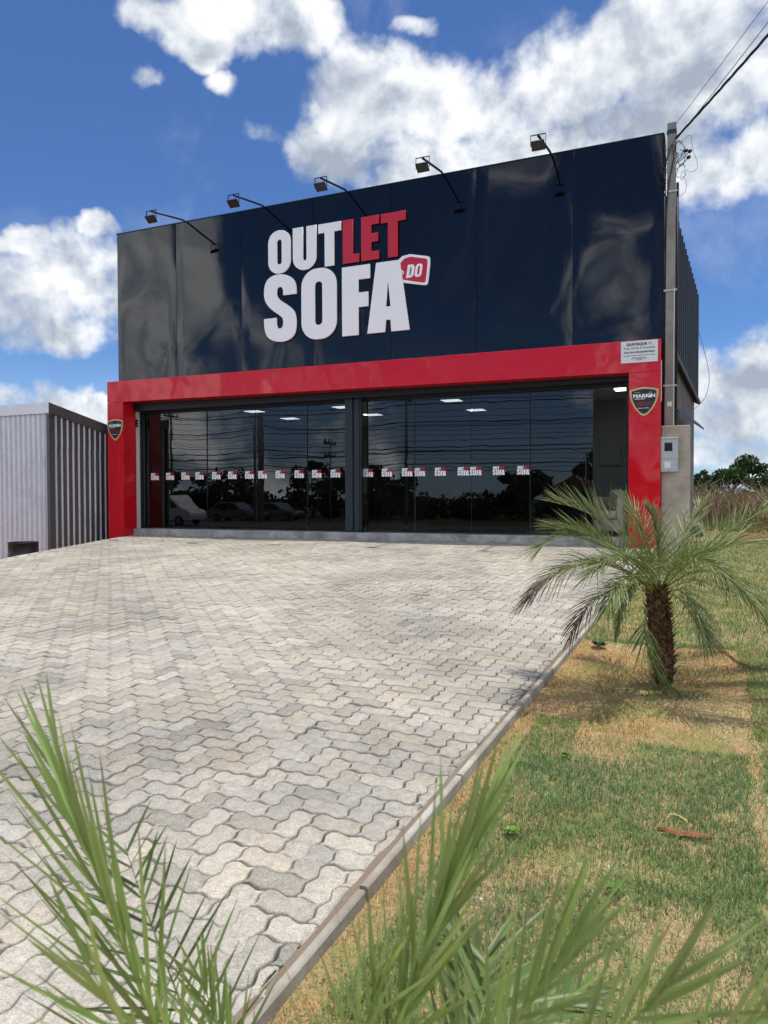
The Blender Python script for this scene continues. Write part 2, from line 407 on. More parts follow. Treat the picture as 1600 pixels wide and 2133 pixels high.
V = np.array([(x, y, gz(x, y)+(0 if (x > -13 and x < 1.5 and y > -16 and y < 1) else rng.uniform(-.03, .03))) for y in ys for x in xs])
# keep the ground sheet well under the paved area and the building
inb = np.array([(left_edge(min(max(y, -18), .5)) < x < kx(y)+.06 and -17.2 < y < .6) or (-13.2 < x < -.2 and .0 < y < 9) for x, y, _ in V])
V[inb, 2] -= .12
nx = len(xs); F = np.array([(j*nx+i, j*nx+i+1, (j+1)*nx+i+1, (j+1)*nx+i) for j in range(len(ys)-1) for i in range(nx-1)])
g = mesh_np('ground', V, F, M['ground']); g.data.polygons.foreach_set('use_smooth', [True]*len(F)); tag(g, kind='structure')
# ------------------------------------------------------------------ paving
def make_pavement():
    Wm = .1083; am = .092; th = math.atan(-KS)   # module; axes along the kerb
    c, s = math.cos(th), math.sin(th)            # local (u,v)->world: x = ox + u c - v s ... kerb runs along v
    ox, oy = kx(-10.), -10.
    def edge(p0, d, n):                          # wavy edge along axis d, n modules, normal displacement positive to the left axis
        out = []
        for k in range(n):
            for tt, dd in ((0, 0), (.25, 1), (.75, -1)):
                out.append((p0, k+tt, dd))
        return out
    def outline(u0, v0, nu, nv):
        P = []
        for k in range(nu):
            for tt, dd in ((0, 0), (.25, 1), (.75, -1)): P.append((u0+k+tt, v0+dd*am))
        for k in range(nv):
            for tt, dd in ((0, 0), (.25, 1), (.75, -1)): P.append((u0+nu+dd*am, v0+k+tt))
        for k in range(nu):
            for tt, dd in ((0, 0), (.25, -1), (.75, 1)): P.append((u0+nu-k-tt, v0+nv+dd*am))
        for k in range(nv):
            for tt, dd in ((0, 0), (.25, -1), (.75, 1)): P.append((u0+dd*am, v0+nv-k-tt))
        P = np.array(P); A = P*.86+np.roll(P, -1, 0)*.14; B = P*.14+np.roll(P, -1, 0)*.86
        return np.stack([A, B], 1).reshape(-1, 2)
    shp = [outline(0, 0, 2, 1), outline(2, 0, 1, 2)]     # 36 points each
    cen = [np.array([1., .5]), np.array([2.5, 1.])]
    Vs = []; Fs4 = []; ngon = []; T = []; nb = 0
    umax = -.022/Wm
    for b in range(-60, 60):
        for a in range(-190, 190):
            for k in (0, 1):
                base = np.array([a+2*b, -a+2*b], float)+np.array([.35, .2])
                cc = (cen[k]+base)*Wm
                if cc[0]*1. > .10 or (base[0]+(0 if k == 0 else 2))*Wm > -.045: continue
                x = ox+cc[0]*c-cc[1]*s; y = oy+cc[0]*s+cc[1]*c
                if y > .2 or y < -16.6: continue
                if x < left_edge(y)+.06 or x < -(y+13.8)*1.42-5.5: continue
                P = (shp[k]+base)
                C = P.mean(0)
                rings = []
                sh = P-C
                gap = .034
                jit = rng.normal(0, .018, 2)
                hz = rng.normal(0, .0018); tx, ty = rng.normal(0, .016, 2)
                ln = np.hypot(*sh.T)[:, None]
                for inset, dz in ((gap+.06, 0.0), (gap, -.0035), (gap-.004, -.03)):
                    Q = C+jit+sh*(1-inset/ln)
                    Q[:, 0] = np.minimum(Q[:, 0], umax-(inset-gap)*.8)
                    loc = Q*Wm
                    X = ox+loc[:, 0]*c-loc[:, 1]*s; Y = oy+loc[:, 0]*s+loc[:, 1]*c
                    Y = np.minimum(Y, -.06)
                    Z = Z0+SL*Y+dz+hz+(Q-C)[:, 0]*Wm*tx+(Q-C)[:, 1]*Wm*ty
                    Z += .012*math.sin(x*1.3+1)*math.sin(y*.9)          # gentle settling of the bed
                    rings.append(np.c_[X, Y, Z])
                n = len(P); Vs.append(np.vstack(rings))
                i = np.arange(n); j = (i+1) % n
                for r in (0, 1): Fs4.append(np.c_[nb+(r+1)*n+i, nb+(r+1)*n+j, nb+r*n+j, nb+r*n+i])
                ngon.append((nb+i).tolist())
                v = np.clip(rng.normal(1.0, .06)-.10*(rng.random() < .10), .70, 1.2); r_ = rng.random()
                tint = np.array([1., 1, 1])
                if r_ < .12: tint = np.array([.84, .85, .86])
                elif r_ < .22: tint = np.array([.99, 1.0, 1.04])
                elif r_ < .34: tint = np.array([1.02, .99, .955])
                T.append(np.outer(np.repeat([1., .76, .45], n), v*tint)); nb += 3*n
    V = np.vstack(Vs); F4 = np.vstack(Fs4); n = 36
    G = np.array(ngon)
    me = bpy.data.meshes.new('pavement')
    me.vertices.add(len(V)); me.vertices.foreach_set('co', V.astype(np.float32).ravel())
    me.loops.add(F4.size+G.size); me.loops.foreach_set('vertex_index', np.r_[F4.ravel(), G.ravel()].astype(np.int32))
    me.polygons.add(len(F4)+len(G)); me.polygons.foreach_set('loop_start', np.r_[np.arange(len(F4))*4, F4.size+np.arange(len(G))*n].astype(np.int32))
    me.update(calc_edges=True); me.validate()
    ca = me.color_attributes.new('tone', 'FLOAT_COLOR', 'POINT'); TT = np.vstack(T)
    ca.data.foreach_set('color', np.c_[TT, np.ones(len(TT))].astype(np.float32).ravel())
    me.materials.append(M['paver']); o = bpy.data.objects.new('pavement', me); COL.objects.link(o); tag(o, kind='structure')
make_pavement()
# joint sand bed under the pavers
YB = np.r_[np.arange(-17, -.05, .5), -.05]; V = []; F = []
for y in YB:
    for x in np.linspace(left_edge(y), kx(y)-.03, 24): V.append((x, y, zp(y)-.022+.012*math.sin(x*1.3+1)*math.sin(y*.9)))
F = [(j*24+i, j*24+i+1, (j+1)*24+i+1, (j+1)*24+i) for j in range(len(YB)-1) for i in range(23)]
tag(mesh_np('pavement_bed', np.array(V), np.array(F), M['joint']), kind='structure')
mb = MB()   # retaining edge of the raised paving on its left side
for y in np.arange(-6, .2, .5):
    x0, x1 = left_edge(y), left_edge(y+.5)
    mb.add([(x0-.09, y, zp(y)-.9), (x0+.05, y, zp(y)-.9), (x1+.05, y+.5, zp(y+.5)-.9), (x1-.09, y+.5, zp(y+.5)-.9),
            (x0-.09, y, zp(y)-.012), (x0+.05, y, zp(y)-.012), (x1+.05, y+.5, zp(y+.5)-.012), (x1-.09, y+.5, zp(y+.5)-.012)],
           [(4, 5, 6, 7), (0, 4, 7, 3), (1, 2, 6, 5)])
tag(mb.build('pavement_edge', M['sill']), kind='structure')
# kerb: short concrete lengths with open joints, and the mortar strip beside it
mb = MB(); y = -16.5
while y < -.3:
    L = .98; h = rng.uniform(.002, .012); dx = rng.uniform(-.006, .006)
    a, b = y+.006, min(y+L-.006, -.2)
    n = 6
    for i in range(n):
        ya, yb = a+(b-a)*i/n, a+(b-a)*(i+1)/n
        xa, xb = kx(ya)+dx, kx(yb)+dx; r = .006
        prof = [(.0, -.25), (.0, h-r), (r, h), (.032-r, h), (.032, h-r), (.032, -.25)]
        k = len(prof)
        va = [(xa+p, ya, zp(ya)+q) for p, q in prof]; vb = [(xb+p, yb, zp(yb)+q) for p, q in prof]
        fs = [(j, j+1, k+j+1, k+j) for j in range(k-1)]
        if i == 0: fs.append(tuple(range(k-1, -1, -1)))
        if i == n-1: fs.append(tuple(range(k, 2*k)))
        mb.add(va+vb, fs)
    y += L
tag(mb.build('kerb', M['kerb']), kind='structure')
V = []; F = []; YB = np.arange(-16.8, -.1, .05)
for y in YB:
    w1 = .026+.005*math.sin(y*7)+.004*math.sin(y*23)+rng.uniform(-.003, .003)
    for k, x in enumerate(np.linspace(kx(y)-w1, kx(y)+.004, 5)): V.append((x, y, zp(y)+.0015-.004*(k == 0)-.004*(k == 2)+rng.uniform(-.001, .001)))
F = [(j*5+i, j*5+i+1, (j+1)*5+i+1, (j+1)*5+i) for j in range(len(YB)-1) for i in range(4)]
tag(mesh_np('kerb_mortar', np.array(V), np.array(F), M['mortar']), kind='structure')
# ------------------------------------------------------------------ lawn
def lz(y): return zp(y)-.045
V = []; XS = np.linspace(0, 4.2, 22); YB = np.arange(-16.5, 2.6, .25)
for y in YB:
    for x in XS: V.append((kx(y)+.030+x, y, lz(y)+rng.uniform(-.006, .006)-(.04 if x == XS[-1] else 0)))
F = [(j*22+i, j*22+i+1, (j+1)*22+i+1, (j+1)*22+i) for j in range(len(YB)-1) for i in range(21)]
tag(mesh_np('lawn_soil', np.array(V), np.array(F), M['lawnsoil']), kind='structure')
def vnoise(x, y, sc, seed):
    r = np.random.default_rng(seed); G = r.random((64, 64))
    u = np.asarray(x)*sc+100.3; v = np.asarray(y)*sc+100.7; i = np.floor(u).astype(int); j = np.floor(v).astype(int); fu = u-i; fv = v-j
    fu = fu*fu*(3-2*fu); fv = fv*fv*(3-2*fv); g = lambda a, b: G[a % 64, b % 64]
    return (g(i, j)*(1-fu)+g(i+1, j)*fu)*(1-fv)+(g(i, j+1)*(1-fu)+g(i+1, j+1)*fu)*fv
def dryness(x, y):
    """0 green .. 1 straw: the sods laid round the palm have died off in rectangles"""
    n1 = vnoise(x, y, 3.2, 1); n2 = vnoise(x, y, 9., 2); n3 = vnoise(x, y, 1.4, 3)
    d = np.clip((.55*n1+.40*n2+.25*n3-.585)*2.4, .03, .80)
    e = (n2-.5)*.05
    sod = ((x < .25+e) & (y > -9.52+e) & (y < -7.52+e)) | ((x > -.63+e) & (x < .22+e) & (y > -9.80+e) & (y <= -9.5))
    d = np.where(sod, .985-.10*(n1 > .70), d)
    gr = ((x+.42)/.26)**2+((y+8.85)/.30)**2 < .7+.6*n2
    d = np.where(gr, .62+.3*n2, d)
    d = np.where((x-kx(y) < .07+.16*n1) & (y < -9.5), np.maximum(d, .78+.2*n2), d)
    d = np.where((x > -.22+e) & (x < .17+e) & (y > -10.3) & (y < -9.82+e), .06+.2*n2, d)
    d = np.where((x > -.86) & (x < -.62+e) & (y > -10.05) & (y < -9.56+e), .10+.25*n2, d)
    d = np.where((x > .28+e) & (y > -10.4), .12+.35*n2, d)
    d = np.where((np.abs(x-.235-e) < .035) & (y < -8), np.maximum(d, .75), d)
    d = np.where((y > -7.5) & (x < .28), .16+.5*n1*n2, d)
    return d
def make_grass():
    bands = [(-14.6, -12.6, 5200, .030, .0022), (-12.6, -11.2, 22000, .030, .0024), (-11.2, -9.5, 19000, .030, .0028), (-9.5, -7.4, 15000, .030, .0034), (-7.4, -4.5, 5500, .034, .0045), (-4.5, 1.5, 2300, .038, .007)]
    Vs = []; Q = []; Tn = []; nb = 0; T3 = []
    for (y0, y1, dens, h0, w0) in bands:
        xr = .072*(y1+13.8)+.55
        n = int(dens*(y1-y0)*(xr+.95)); y = rng.uniform(y0, y1, n); x = kx(y)+.036+rng.random(n)*(xr+.95)
        d = dryness(x, y)
        bare = vnoise(x, y, 14., 5) < .10
        seam = (np.abs(y+9.5+.03*np.sin(x*9)) < .018) & (x < -.6) | (np.abs(y+9.22+.02*np.sin(x*11)) < .018) & (x > -.25) & (x < .25)
        keep = ~(bare & (rng.random(n) < .6)) & ~(seam & (rng.random(n) < .9)); x, y, d = x[keep], y[keep], d[keep]; n = len(x)
        dry = rng.random(n) < (d*.93+.04)
        h = h0*rng.uniform(.5, 1.35, n)*np.where(dry, .55, 1.0); az_ = rng.uniform(0, 2*np.pi, n); lean = np.where(dry, rng.uniform(.4, 1.6, n), rng.uniform(.2, 1.3, n))
        w_ = w0*rng.uniform(.7, 1.3, n)
        dx, dy = np.cos(az_), np.sin(az_); wx, wy = -dy*w_, dx*w_
        b = np.c_[x, y, lz(y)-.004]
        m = b+np.c_[dx*lean*h*.45, dy*lean*h*.45, h*.6]; tp = b+np.c_[dx*lean*h*1.1, dy*lean*h*1.1, h*np.where(dry, .8, 1.)]
        W_ = np.c_[wx, wy, np.zeros(n)]
        V = np.stack([b-W_*.5, b+W_*.5, m+W_*.4, m-W_*.4, tp], 1).reshape(-1, 3)
        i = nb+np.arange(n)*5
        Q.append(np.c_[i, i+1, i+2, i+3]); T3.append(np.c_[i+3, i+2, i+4]); nb += n*5; Vs.append(V)
        gcol = np.array([.205, .285, .075])*rng.uniform(.5, 1.4, (n, 1))*(1+rng.uniform(-.1, .1, (n, 3)))
        bl = vnoise(x, y, 1.8, 9)[:, None]; gcol = gcol+bl*np.array([-.045, -.01, .035])
        dcol = np.where(rng.random((n, 1)) < .65, np.array([.80, .64, .36]), np.array([.62, .44, .21]))*rng.uniform(.7, 1.25, (n, 1))
        ora = ((vnoise(x, y, 2.2, 11) > .55) | ((x-kx(y) < .25)))[:, None]; dcol = np.where(ora, dcol*np.array([.95, .80, .68]), dcol)
        cc = np.clip(np.where(dry[:, None], dcol, gcol), .01, .8); Tn.append(np.repeat(cc, 5, 0))
    o = mesh_np('lawn_grass', np.vstack(Vs), np.vstack(Q), M['grass'], np.vstack(Tn), np.vstack(T3)); tag(o, 'patchy green and straw coloured turf beside the paved forecourt', 'grass', kind='stuff')
make_grass()
# ------------------------------------------------------------------ the shop
shop = empty('shop_building', (-6.8, 0, 0), 'black and red clad furniture shop with glass front, the only full building', 'building')
XL, XR, RY = -12.87, -.66, -.36
SE = [-12.85, -11.12, -9.345, -7.55, -5.776, -4.0, -2.19, -.655]; ZT, ZPB = 7.01, 3.3
for i in range(7):                               # seven glossy sheets of the upper facade
    a, b = SE[i]+(.004 if i else 0), SE[i+1]-.004; mb = MB()
    NX, NZ = 14, 26; vs = []
    for kz in range(NZ+1):
        for k in range(NX+1):
            x = a+(b-a)*k/NX; z = ZPB+(ZT-ZPB)*kz/NZ
            e = math.exp(-((x-a)/.05)**2)+math.exp(-((b-x)/.05)**2)
            u = (x-a)/(b-a); bow = .0026*math.sin(math.pi*u)*math.sin(z*1.1+i*2.1)
            vs.append((x, .003*e-bow*(1-e), z))
    n1 = NX+1; fs = [(j*n1+k, j*n1+k+1, (j+1)*n1+k+1, (j+1)*n1+k) for j in range(NZ) for k in range(NX)]
    mb.add(vs, fs)
    mb.build('facade_panel', M['clad'], shop, smooth=True)
mb = MB(); mb.box(XL, XR+.02, .02, .14, 3.2, ZT-.004); mb.box(XL, XR+.02, -.012, .16, ZT-.003, ZT+.016); mb.box(XR+.006, XR+.03, .02, .5, 2., ZT-.01); mb.build('parapet', M['black'], shop)
# red portal
zt = lambda x: 3.455-(x-XL)/(XR-XL)*.045
zb = lambda x: 2.965-(x-XL)/(XR-XL)*.105
xi, xj = -12.40, -1.18
mb = MB(); mb.prism([(XL, zb(XL)+.004), (XR, zb(XR)+.004), (XR, zt(XR)), (XL, zt(XL))], RY, -.016); mb.build('portal_beam', M['red'], shop, bevel=.006)
mb = MB(); mb.prism([(XL, zp(RY)-.1), (xi, zp(RY)-.1), (xi, zb(xi)), (XL, zb(XL))], RY, .07); mb.build('portal_column', M['red'], shop, bevel=.006)
mb = MB(); mb.prism([(xj, zp(RY)-.1), (XR, zp(RY)-.1), (XR, zb(XR)), (xj, zb(xj))], RY, .07); mb.build('portal_column', M['red'], shop, bevel=.006)
mb = MB(); mb.box(XR+.001, XR+.012, RY+.02, RY+.05, 2.35, 3.05); mb.build('edge_trim', M['plast_w'], shop)
# walls, floor and ceiling
mb = MB(); mb.box(-12.87, -12.405, .075, .26, -.4, 3.2); mb.build('side_pier', M['wall'], shop)
mb = MB(); mb.box(-12.86, -12.42, .262, 8., -.9, 6.2); mb.build('side_wall', M['block'], shop)
mb = MB(); mb.box(-1.17, -.75, .075, .5, -.4, 3.2); mb.box(-.9, -.75, .5, 8., -.4, 6.0); mb.build('side_wall', M['wallgrey'], shop)
mb = MB(); mb.box(-12.41, -.91, 7.8, 8., -.4, 6.0); mb.build('back_wall', M['wallgrey'], shop)
mb = MB(); mb.box(-12.41, -.91, .27, 7.8, -.3, -.004); mb.build('shop_floor', M['floor'], shop)
mb = MB(); mb.box(-12.41, -.91, .27, 7.8, 3.0, 3.12); mb.build('ceiling', M['wall'], shop)
mb = MB(); mb.box(-12.86, -.76, .15, 8., 5.9, 6.02); mb.build('roof', M['zincdark'], shop)
mb = MB(); mb.box(-2.9, -2.8, 4.4, 7.8, 0, 2.99); mb.box(-2.8, -.91, 4.3, 4.4, 0, 2.99); mb.build('partition', M['wallgrey'], shop)
mb = MB(); mb.box(-12.4, -1.18, -.05, .26, -.5, 0.0); mb.build('doorstep', M['sill'], shop, bevel=.008)
mb = MB()
mb.box(-12.4, xj, -.015, .22, 2.78, 3.2)                      # rolled shutter housing
for z in (2.8, 2.86, 2.92): mb.box(-12.4, xj, -.028, -.0152, z, z+.035)
mb.box(-12.4, xj, .221, .34, 2.735, 2.95)
mb.build('shutter_box', M['black'], shop)
for bb in ((-12.4, -12.34, .20, .25, .0, 2.78), (-6.545, -6.50, .12, .2, 0, 2.78), (-1.27, -1.185, .10, .2, .0, 2.78)): mb = MB(); mb.box(*bb); mb.build('shutter_guide', M['black'], shop)
mb = MB(); mb.box(-6.875, -6.70, .10, .36, 0, 2.80); mb.box(-6.69, -6.56, .13, .34, 0, 2.80); mb.build('steel_post', M['dark'], shop, bevel=.008)
mb = MB(); mb.box(-12.39, -6.88, .26, .33, .0, .028); mb.box(-6.55, -1.19, .26, .33, 0, .028); mb.build('door_track', M['dark'], shop)
mb = MB()
for x, z in ((-12.36, 2.42), ): mb.box(x-.055, x+.0, .06, .1, z, z+.03); mb.box(x-.055, x+.0, .06, .1, z+.07, z+.1); mb.box(x-.055, x, .06, .1, z+.14, z+.17); mb.box(x-.06, x-.035, .055, .1, z, z+.17)
mb.build('bracket', M['black'], shop)
# glass panes: overlapping sliding leaves
panes = [(-12.33, -10.52), (-10.51, -9.19), (-9.18, -7.88), (-7.87, -6.89), (-6.46, -5.39), (-5.38, -4.19), (-4.18, -3.03), (-3.02, -1.86)]
stick = {0: [-12.02, -11.57, -11.12, -10.72], 1: [-10.26, -9.82, -9.36], 2: [-9.0, -8.55, -8.07], 3: [-7.64, -7.19], 4: [-6.42, -5.99, -5.54], 5: [-5.27, -4.83, -4.35], 6: [-4.09, -3.63, -3.15]}
pane_obs = []
for i, (a, b) in enumerate(panes):
    yy = .292+.014*(i % 2); tl = [0, .0016, -.0011, .0012, -.001, .0014, -.0012, .001][i]
    mb = MB(); mb.prism([(a, .03), (b, .03), (b, 2.75), (a, 2.75)], yy, yy+.0001) if False else None
    mb = MB(); mb.add([(a, yy, .03), (b, yy+tl*2, .03), (b, yy+tl*2+.002, 2.75), (a, yy+.002, 2.75)], [(0, 1, 2, 3)])
    o = mb.build('glass_pane', M['glass'], shop); pane_obs.append((o, yy))
    e = MB(); e.box(b-.006, b, yy-.006, yy-.001, .03, 2.74); e.build('pane_edge', M['dark'], o)
def handle(x, y, pane):
    h = MB(); h.tube([(x, y-.06, .95), (x, y-.06, 1.55)], .014); h.tube([(x, y, 1.02), (x, y-.06, 1.02)], .008); h.tube([(x, y, 1.48), (x, y-.06, 1.48)], .008); h.build('handle', M['black'], pane)
handle(-12.2, .29, pane_obs[0][0]); handle(-1.98, .30, pane_obs[7][0])
# ---- lettering shapes (facade x, z)
def rrect(x0, x1, z0, z1, r, n=8):
    P = []
    for cx, cz, a0 in ((x1-r, z1-r, 0), (x0+r, z1-r, 90), (x0+r, z0+r, 180), (x1-r, z0+r, 270)):
        for k in range(n+1):
            a = math.radians(a0+90*k/n); P.append((cx+r*math.cos(a), cz+r*math.sin(a)))
    return P
def chaikin(P, it=2):
    for _ in range(it):
        Q = []
        for i in range(len(P)):
            a, b = P[i], P[(i+1) % len(P)]
            Q += [(a[0]*.75+b[0]*.25, a[1]*.75+b[1]*.25), (a[0]*.25+b[0]*.75, a[1]*.25+b[1]*.75)]
        P = Q
    return P
def arc(cx, cz, rx, rz, a0, a1, n=10): return [(cx+rx*math.cos(math.radians(a0+(a1-a0)*k/n)), cz+rz*math.sin(math.radians(a0+(a1-a0)*k/n))) for k in range(n+1)]
G = []
G.append(('white', [rrect(-8.62, -8.07, 5.53, 6.44, .255), rrect(-8.405, -8.285, 5.72, 6.25, .058)]))
G.append(('white', [[(-8.01, 6.43), (-7.77, 6.43)]+[(-7.77, 5.78)]+arc(-7.725, 5.78, .045, .06, 180, 360, 8)+[(-7.68, 6.43), (-7.45, 6.43)]+arc(-7.73, 5.79, .28, .26, 0, -180, 16)]))
def Tt(x0, x1, s0, s1): return [(x0, 6.42), (x0, 6.24), (s0, 6.24), (s0, 5.54), (s1, 5.54), (s1, 6.24), (x1, 6.24), (x1, 6.42)]
G.append(('white', [Tt(-7.40, -6.87, -7.25, -7.03)]))
G.append(('letter_red', [[(-6.83, 6.42), (-6.83, 5.54), (-6.46, 5.54), (-6.46, 5.71), (-6.6, 5.71), (-6.6, 6.42)]]))
G.append(('letter_red', [[(-6.41, 6.42), (-6.41, 5.54), (-6.02, 5.54), (-6.02, 5.71), (-6.19, 5.71), (-6.19, 5.90), (-6.04, 5.90), (-6.04, 6.07), (-6.19, 6.07), (-6.19, 6.25), (-6.02, 6.25), (-6.02, 6.42)]]))
G.append(('letter_red', [Tt(-5.97, -5.44, -5.82, -5.61)]))
Spx = [(418, 680), (320, 692), (320, 655), (312, 635), (297, 628), (280, 636), (272, 655), (272, 690), (282, 715), (310, 740), (360, 770), (400, 805), (415, 850), (418, 900), (414, 950), (400, 990), (370, 1018), (330, 1034), (290, 1038), (245, 1030), (210, 1010), (190, 980), (180, 935), (178, 872), (270, 860), (271, 910), (277, 935), (293, 942), (310, 936), (320, 915), (321, 880), (312, 855), (285, 835), (240, 805), (200, 765), (182, 725), (178, 690), (180, 640), (192, 595), (220, 562), (260, 543), (300, 537), (345, 543), (385, 562), (408, 592), (416, 630)]
Sp = [tuple(hit(500+x*.28125, 420+y*.28125, 1, -.05)[[0, 2]]) for x, y in Spx]
corner = {0, 1, 23, 24}
def softs(P, corner):
    for _ in range(1):
        Q = []
        for i, p in enumerate(P):
            if i in corner: Q.append(p)
            else:
                a, b = P[i-1], P[(i+1) % len(P)]; Q += [(p[0]*.75+a[0]*.25, p[1]*.75+a[1]*.25), (p[0]*.75+b[0]*.25, p[1]*.75+b[1]*.25)]
        return Q
G.append(('white', [softs(Sp, corner)]))
G.append(('white', [rrect(-7.81, -6.98, 4.05, 5.52, .36), rrect(-7.49, -7.31, 4.34, 5.25, .085)]))
G.append(('white', [[(-6.85, 5.46), (-6.85, 4.055), (-6.48, 4.055), (-6.48, 4.62), (-6.26, 4.62), (-6.26, 4.91), (-6.48, 4.91), (-6.48, 5.18), (-6.22, 5.18), (-6.22, 5.46)]]))
G.append(('white', [[(-6.08, 5.46), (-6.28, 4.06), (-5.89, 4.06), (-5.87, 4.30), (-5.77, 4.30), (-5.75, 4.06), (-5.36, 4.06), (-5.57, 5.46)], [(-5.825, 5.12), (-5.765, 4.56), (-5.87, 4.56)]]))
def fill_mesh(name, loops, mats, y, depth, parent, bevel=0.):
    cu = bpy.data.curves.new(name, 'CURVE'); cu.dimensions = '2D'; cu.fill_mode = 'BOTH'; cu.extrude = depth/2; cu.bevel_depth = bevel; cu.bevel_resolution = 1
    q = parent
    while q is not None and q.parent is not None: q = q.parent
    o0 = ORI.get(q.name, np.zeros(3)) if q is not None else np.zeros(3)
    for L in loops:
        sp = cu.splines.new('POLY'); sp.points.add(len(L)-1); sp.use_cyclic_u = True
        for p, (x, z) in zip(sp.points, L): p.co = (x-o0[0], z-o0[2], 0, 1)
    tmp = bpy.data.objects.new('tmp', cu); COL.objects.link(tmp)
    me = bpy.data.meshes.new_from_object(tmp.evaluated_get(bpy.context.evaluated_depsgraph_get()))
    bpy.data.objects.remove(tmp); bpy.data.curves.remove(cu)
    co = np.empty(len(me.vertices)*3); me.vertices.foreach_get('co', co); co = co.reshape(-1, 3)
    co = np.c_[co[:, 0], y-o0[1]-co[:, 2], co[:, 1]]; me.vertices.foreach_set('co', co.ravel()); me.name = name
    me.materials.clear(); me.materials.append(mats); me.update()
    o = bpy.data.objects.new(name, me); COL.objects.link(o)
    if parent is not None: o.parent = parent
    return o
sign = empty('shop_sign', (-6.9, -.05, 4.05), 'large raised OUTLET SOFA lettering in white and red high on the black facade', 'sign')
for m_, L in G: fill_mesh('letter', L, M[m_], -.035, .026, sign, .003)
tagP = [(-5.70, 5.40), (-5.46, 5.575), (-5.05, 5.475), (-4.96, 5.455), (-4.925, 5.40), (-4.975, 4.95), (-5.0, 4.91), (-5.05, 4.905), (-5.60, 5.03)]
tp = fill_mesh('price_tag', [softs(tagP, {0, 8})], M['white'], -.016, .018, sign, .003)
cx, cz = -5.27, 5.22
inner = [((x-cx)*.84+cx+.0, (z-cz)*.84+cz) for x, z in tagP]; inner[0] = (-5.60, 5.36); inner[8] = (-5.56, 5.08)
fill_mesh('tag_face', [softs(inner, {0, 8})], M['letter_red'], -.030, .005, tp)
def skew(L, sk=.16): return [(x+(z-5.2)*sk, z) for x, z in L]
D = [[(-5.42, 5.085), (-5.42, 5.34)]+arc(-5.33, 5.25, .065, .09, 90, 0, 6)+arc(-5.33, 5.165, .065, .08, 0, -90, 6), [(-5.36, 5.13), (-5.335, 5.14), (-5.325, 5.17), (-5.325, 5.25), (-5.335, 5.285), (-5.36, 5.295)]]
fill_mesh('tag_letter', [skew(q) for q in D], M['white'], -.034, .004, tp)
fill_mesh('tag_letter', [skew(rrect(-5.245, -5.10, 5.08, 5.335, .06)), skew(rrect(-5.195, -5.15, 5.125, 5.29, .02))], M['white'], -.034, .004, tp)
fill_mesh('tag_hole', [rrect(-5.575, -5.485, 5.16, 5.25, .0448), rrect(-5.55, -5.51, 5.185, 5.225, .0198)], M['white'], -.034, .004, tp)
# ---- small logo stickers on the panes: white and red strokes plus the tag
def sticker(xc, zc, y, parent):
    me_v = []; s_ = .170/2.41
    o0 = ORI[shop.name]
    parts = []
    for mi, sel in ((0, 'white'), (1, 'letter_red')):
        loops_all = [L for m_, L in G if m_ == sel]
        if sel == 'letter_red': loops_all = loops_all+[[softs(inner, {0, 8})]]
        for L in loops_all:
            parts.append((mi, L))
    cu_objs = []
    me = bpy.data.meshes.new('logo_sticker'); vs = []; fs = []; ms = []
    for mi, L in parts:
        cu = bpy.data.curves.new('t', 'CURVE'); cu.dimensions = '2D'; cu.fill_mode = 'BOTH'
        for q in L:
            sp = cu.splines.new('POLY'); sp.points.add(len(q)-1); sp.use_cyclic_u = True
            for p, (x, z) in zip(sp.points, q): p.co = ((x+6.9)*s_, (z-5.25)*s_, 0, 1)
        tmp = bpy.data.objects.new('tmp', cu); COL.objects.link(tmp)
        m2 = bpy.data.meshes.new_from_object(tmp.evaluated_get(bpy.context.evaluated_depsgraph_get()))
        b = len(vs); vs += [(v.co.x, -.0002*mi, v.co.y) for v in m2.vertices]
        for p in m2.polygons: fs.append(tuple(b+i for i in p.vertices)); ms.append(mi)
        bpy.data.objects.remove(tmp); bpy.data.curves.remove(cu); bpy.data.meshes.remove(m2)
    me.from_pydata(vs, [], fs); me.polygons.foreach_set('material_index', ms); me.materials.append(M['white']); me.materials.append(M['letter_red']); me.update()
    return me
smesh = sticker(0, 0, 0, None)
for i, L in stick.items():
    po, yy = pane_obs[i]
    for x in L:
        o = bpy.data.objects.new('logo_sticker', smesh); COL.objects.link(o); o.parent = po; o.location = (x-(-6.8), yy-.010, 1.24)
# ceiling lights inside
lights = [(941, 832), (992, 852), (777, 862), (714, 846), (530, 855), (604, 870), (1303, 808)]
lab = ['square white ceiling light seen high through the second bay of glass', 'lower right of the two lit ceiling panels in the middle of the right bay', 'lit ceiling panel just right of the steel post', 'lit ceiling panel just left of the steel post', 'leftmost lit ceiling panel behind the glass', 'lit ceiling panel lowest in the left bay', 'lit ceiling panel beside the right red column over the open doorway']
for (px, py), lb in zip(lights, lab):
    h = hit(px, py, 2, 2.99); h[1] = max(h[1], .8)
    r_ = empty('ceiling_light', h, lb, 'light', 'lit ceiling panels inside the shop')
    m_ = MB(); m_.box(h[0]-.225, h[0]+.225, h[1]-.205, h[1]+.205, 2.965, 2.992); m_.build('frame', M['plast_w'], r_)
    m_ = MB(); m_.box(h[0]-.21, h[0]+.21, h[1]-.19, h[1]+.19, 2.958, 2.964); m_.build('diffuser', M['panel'], r_)
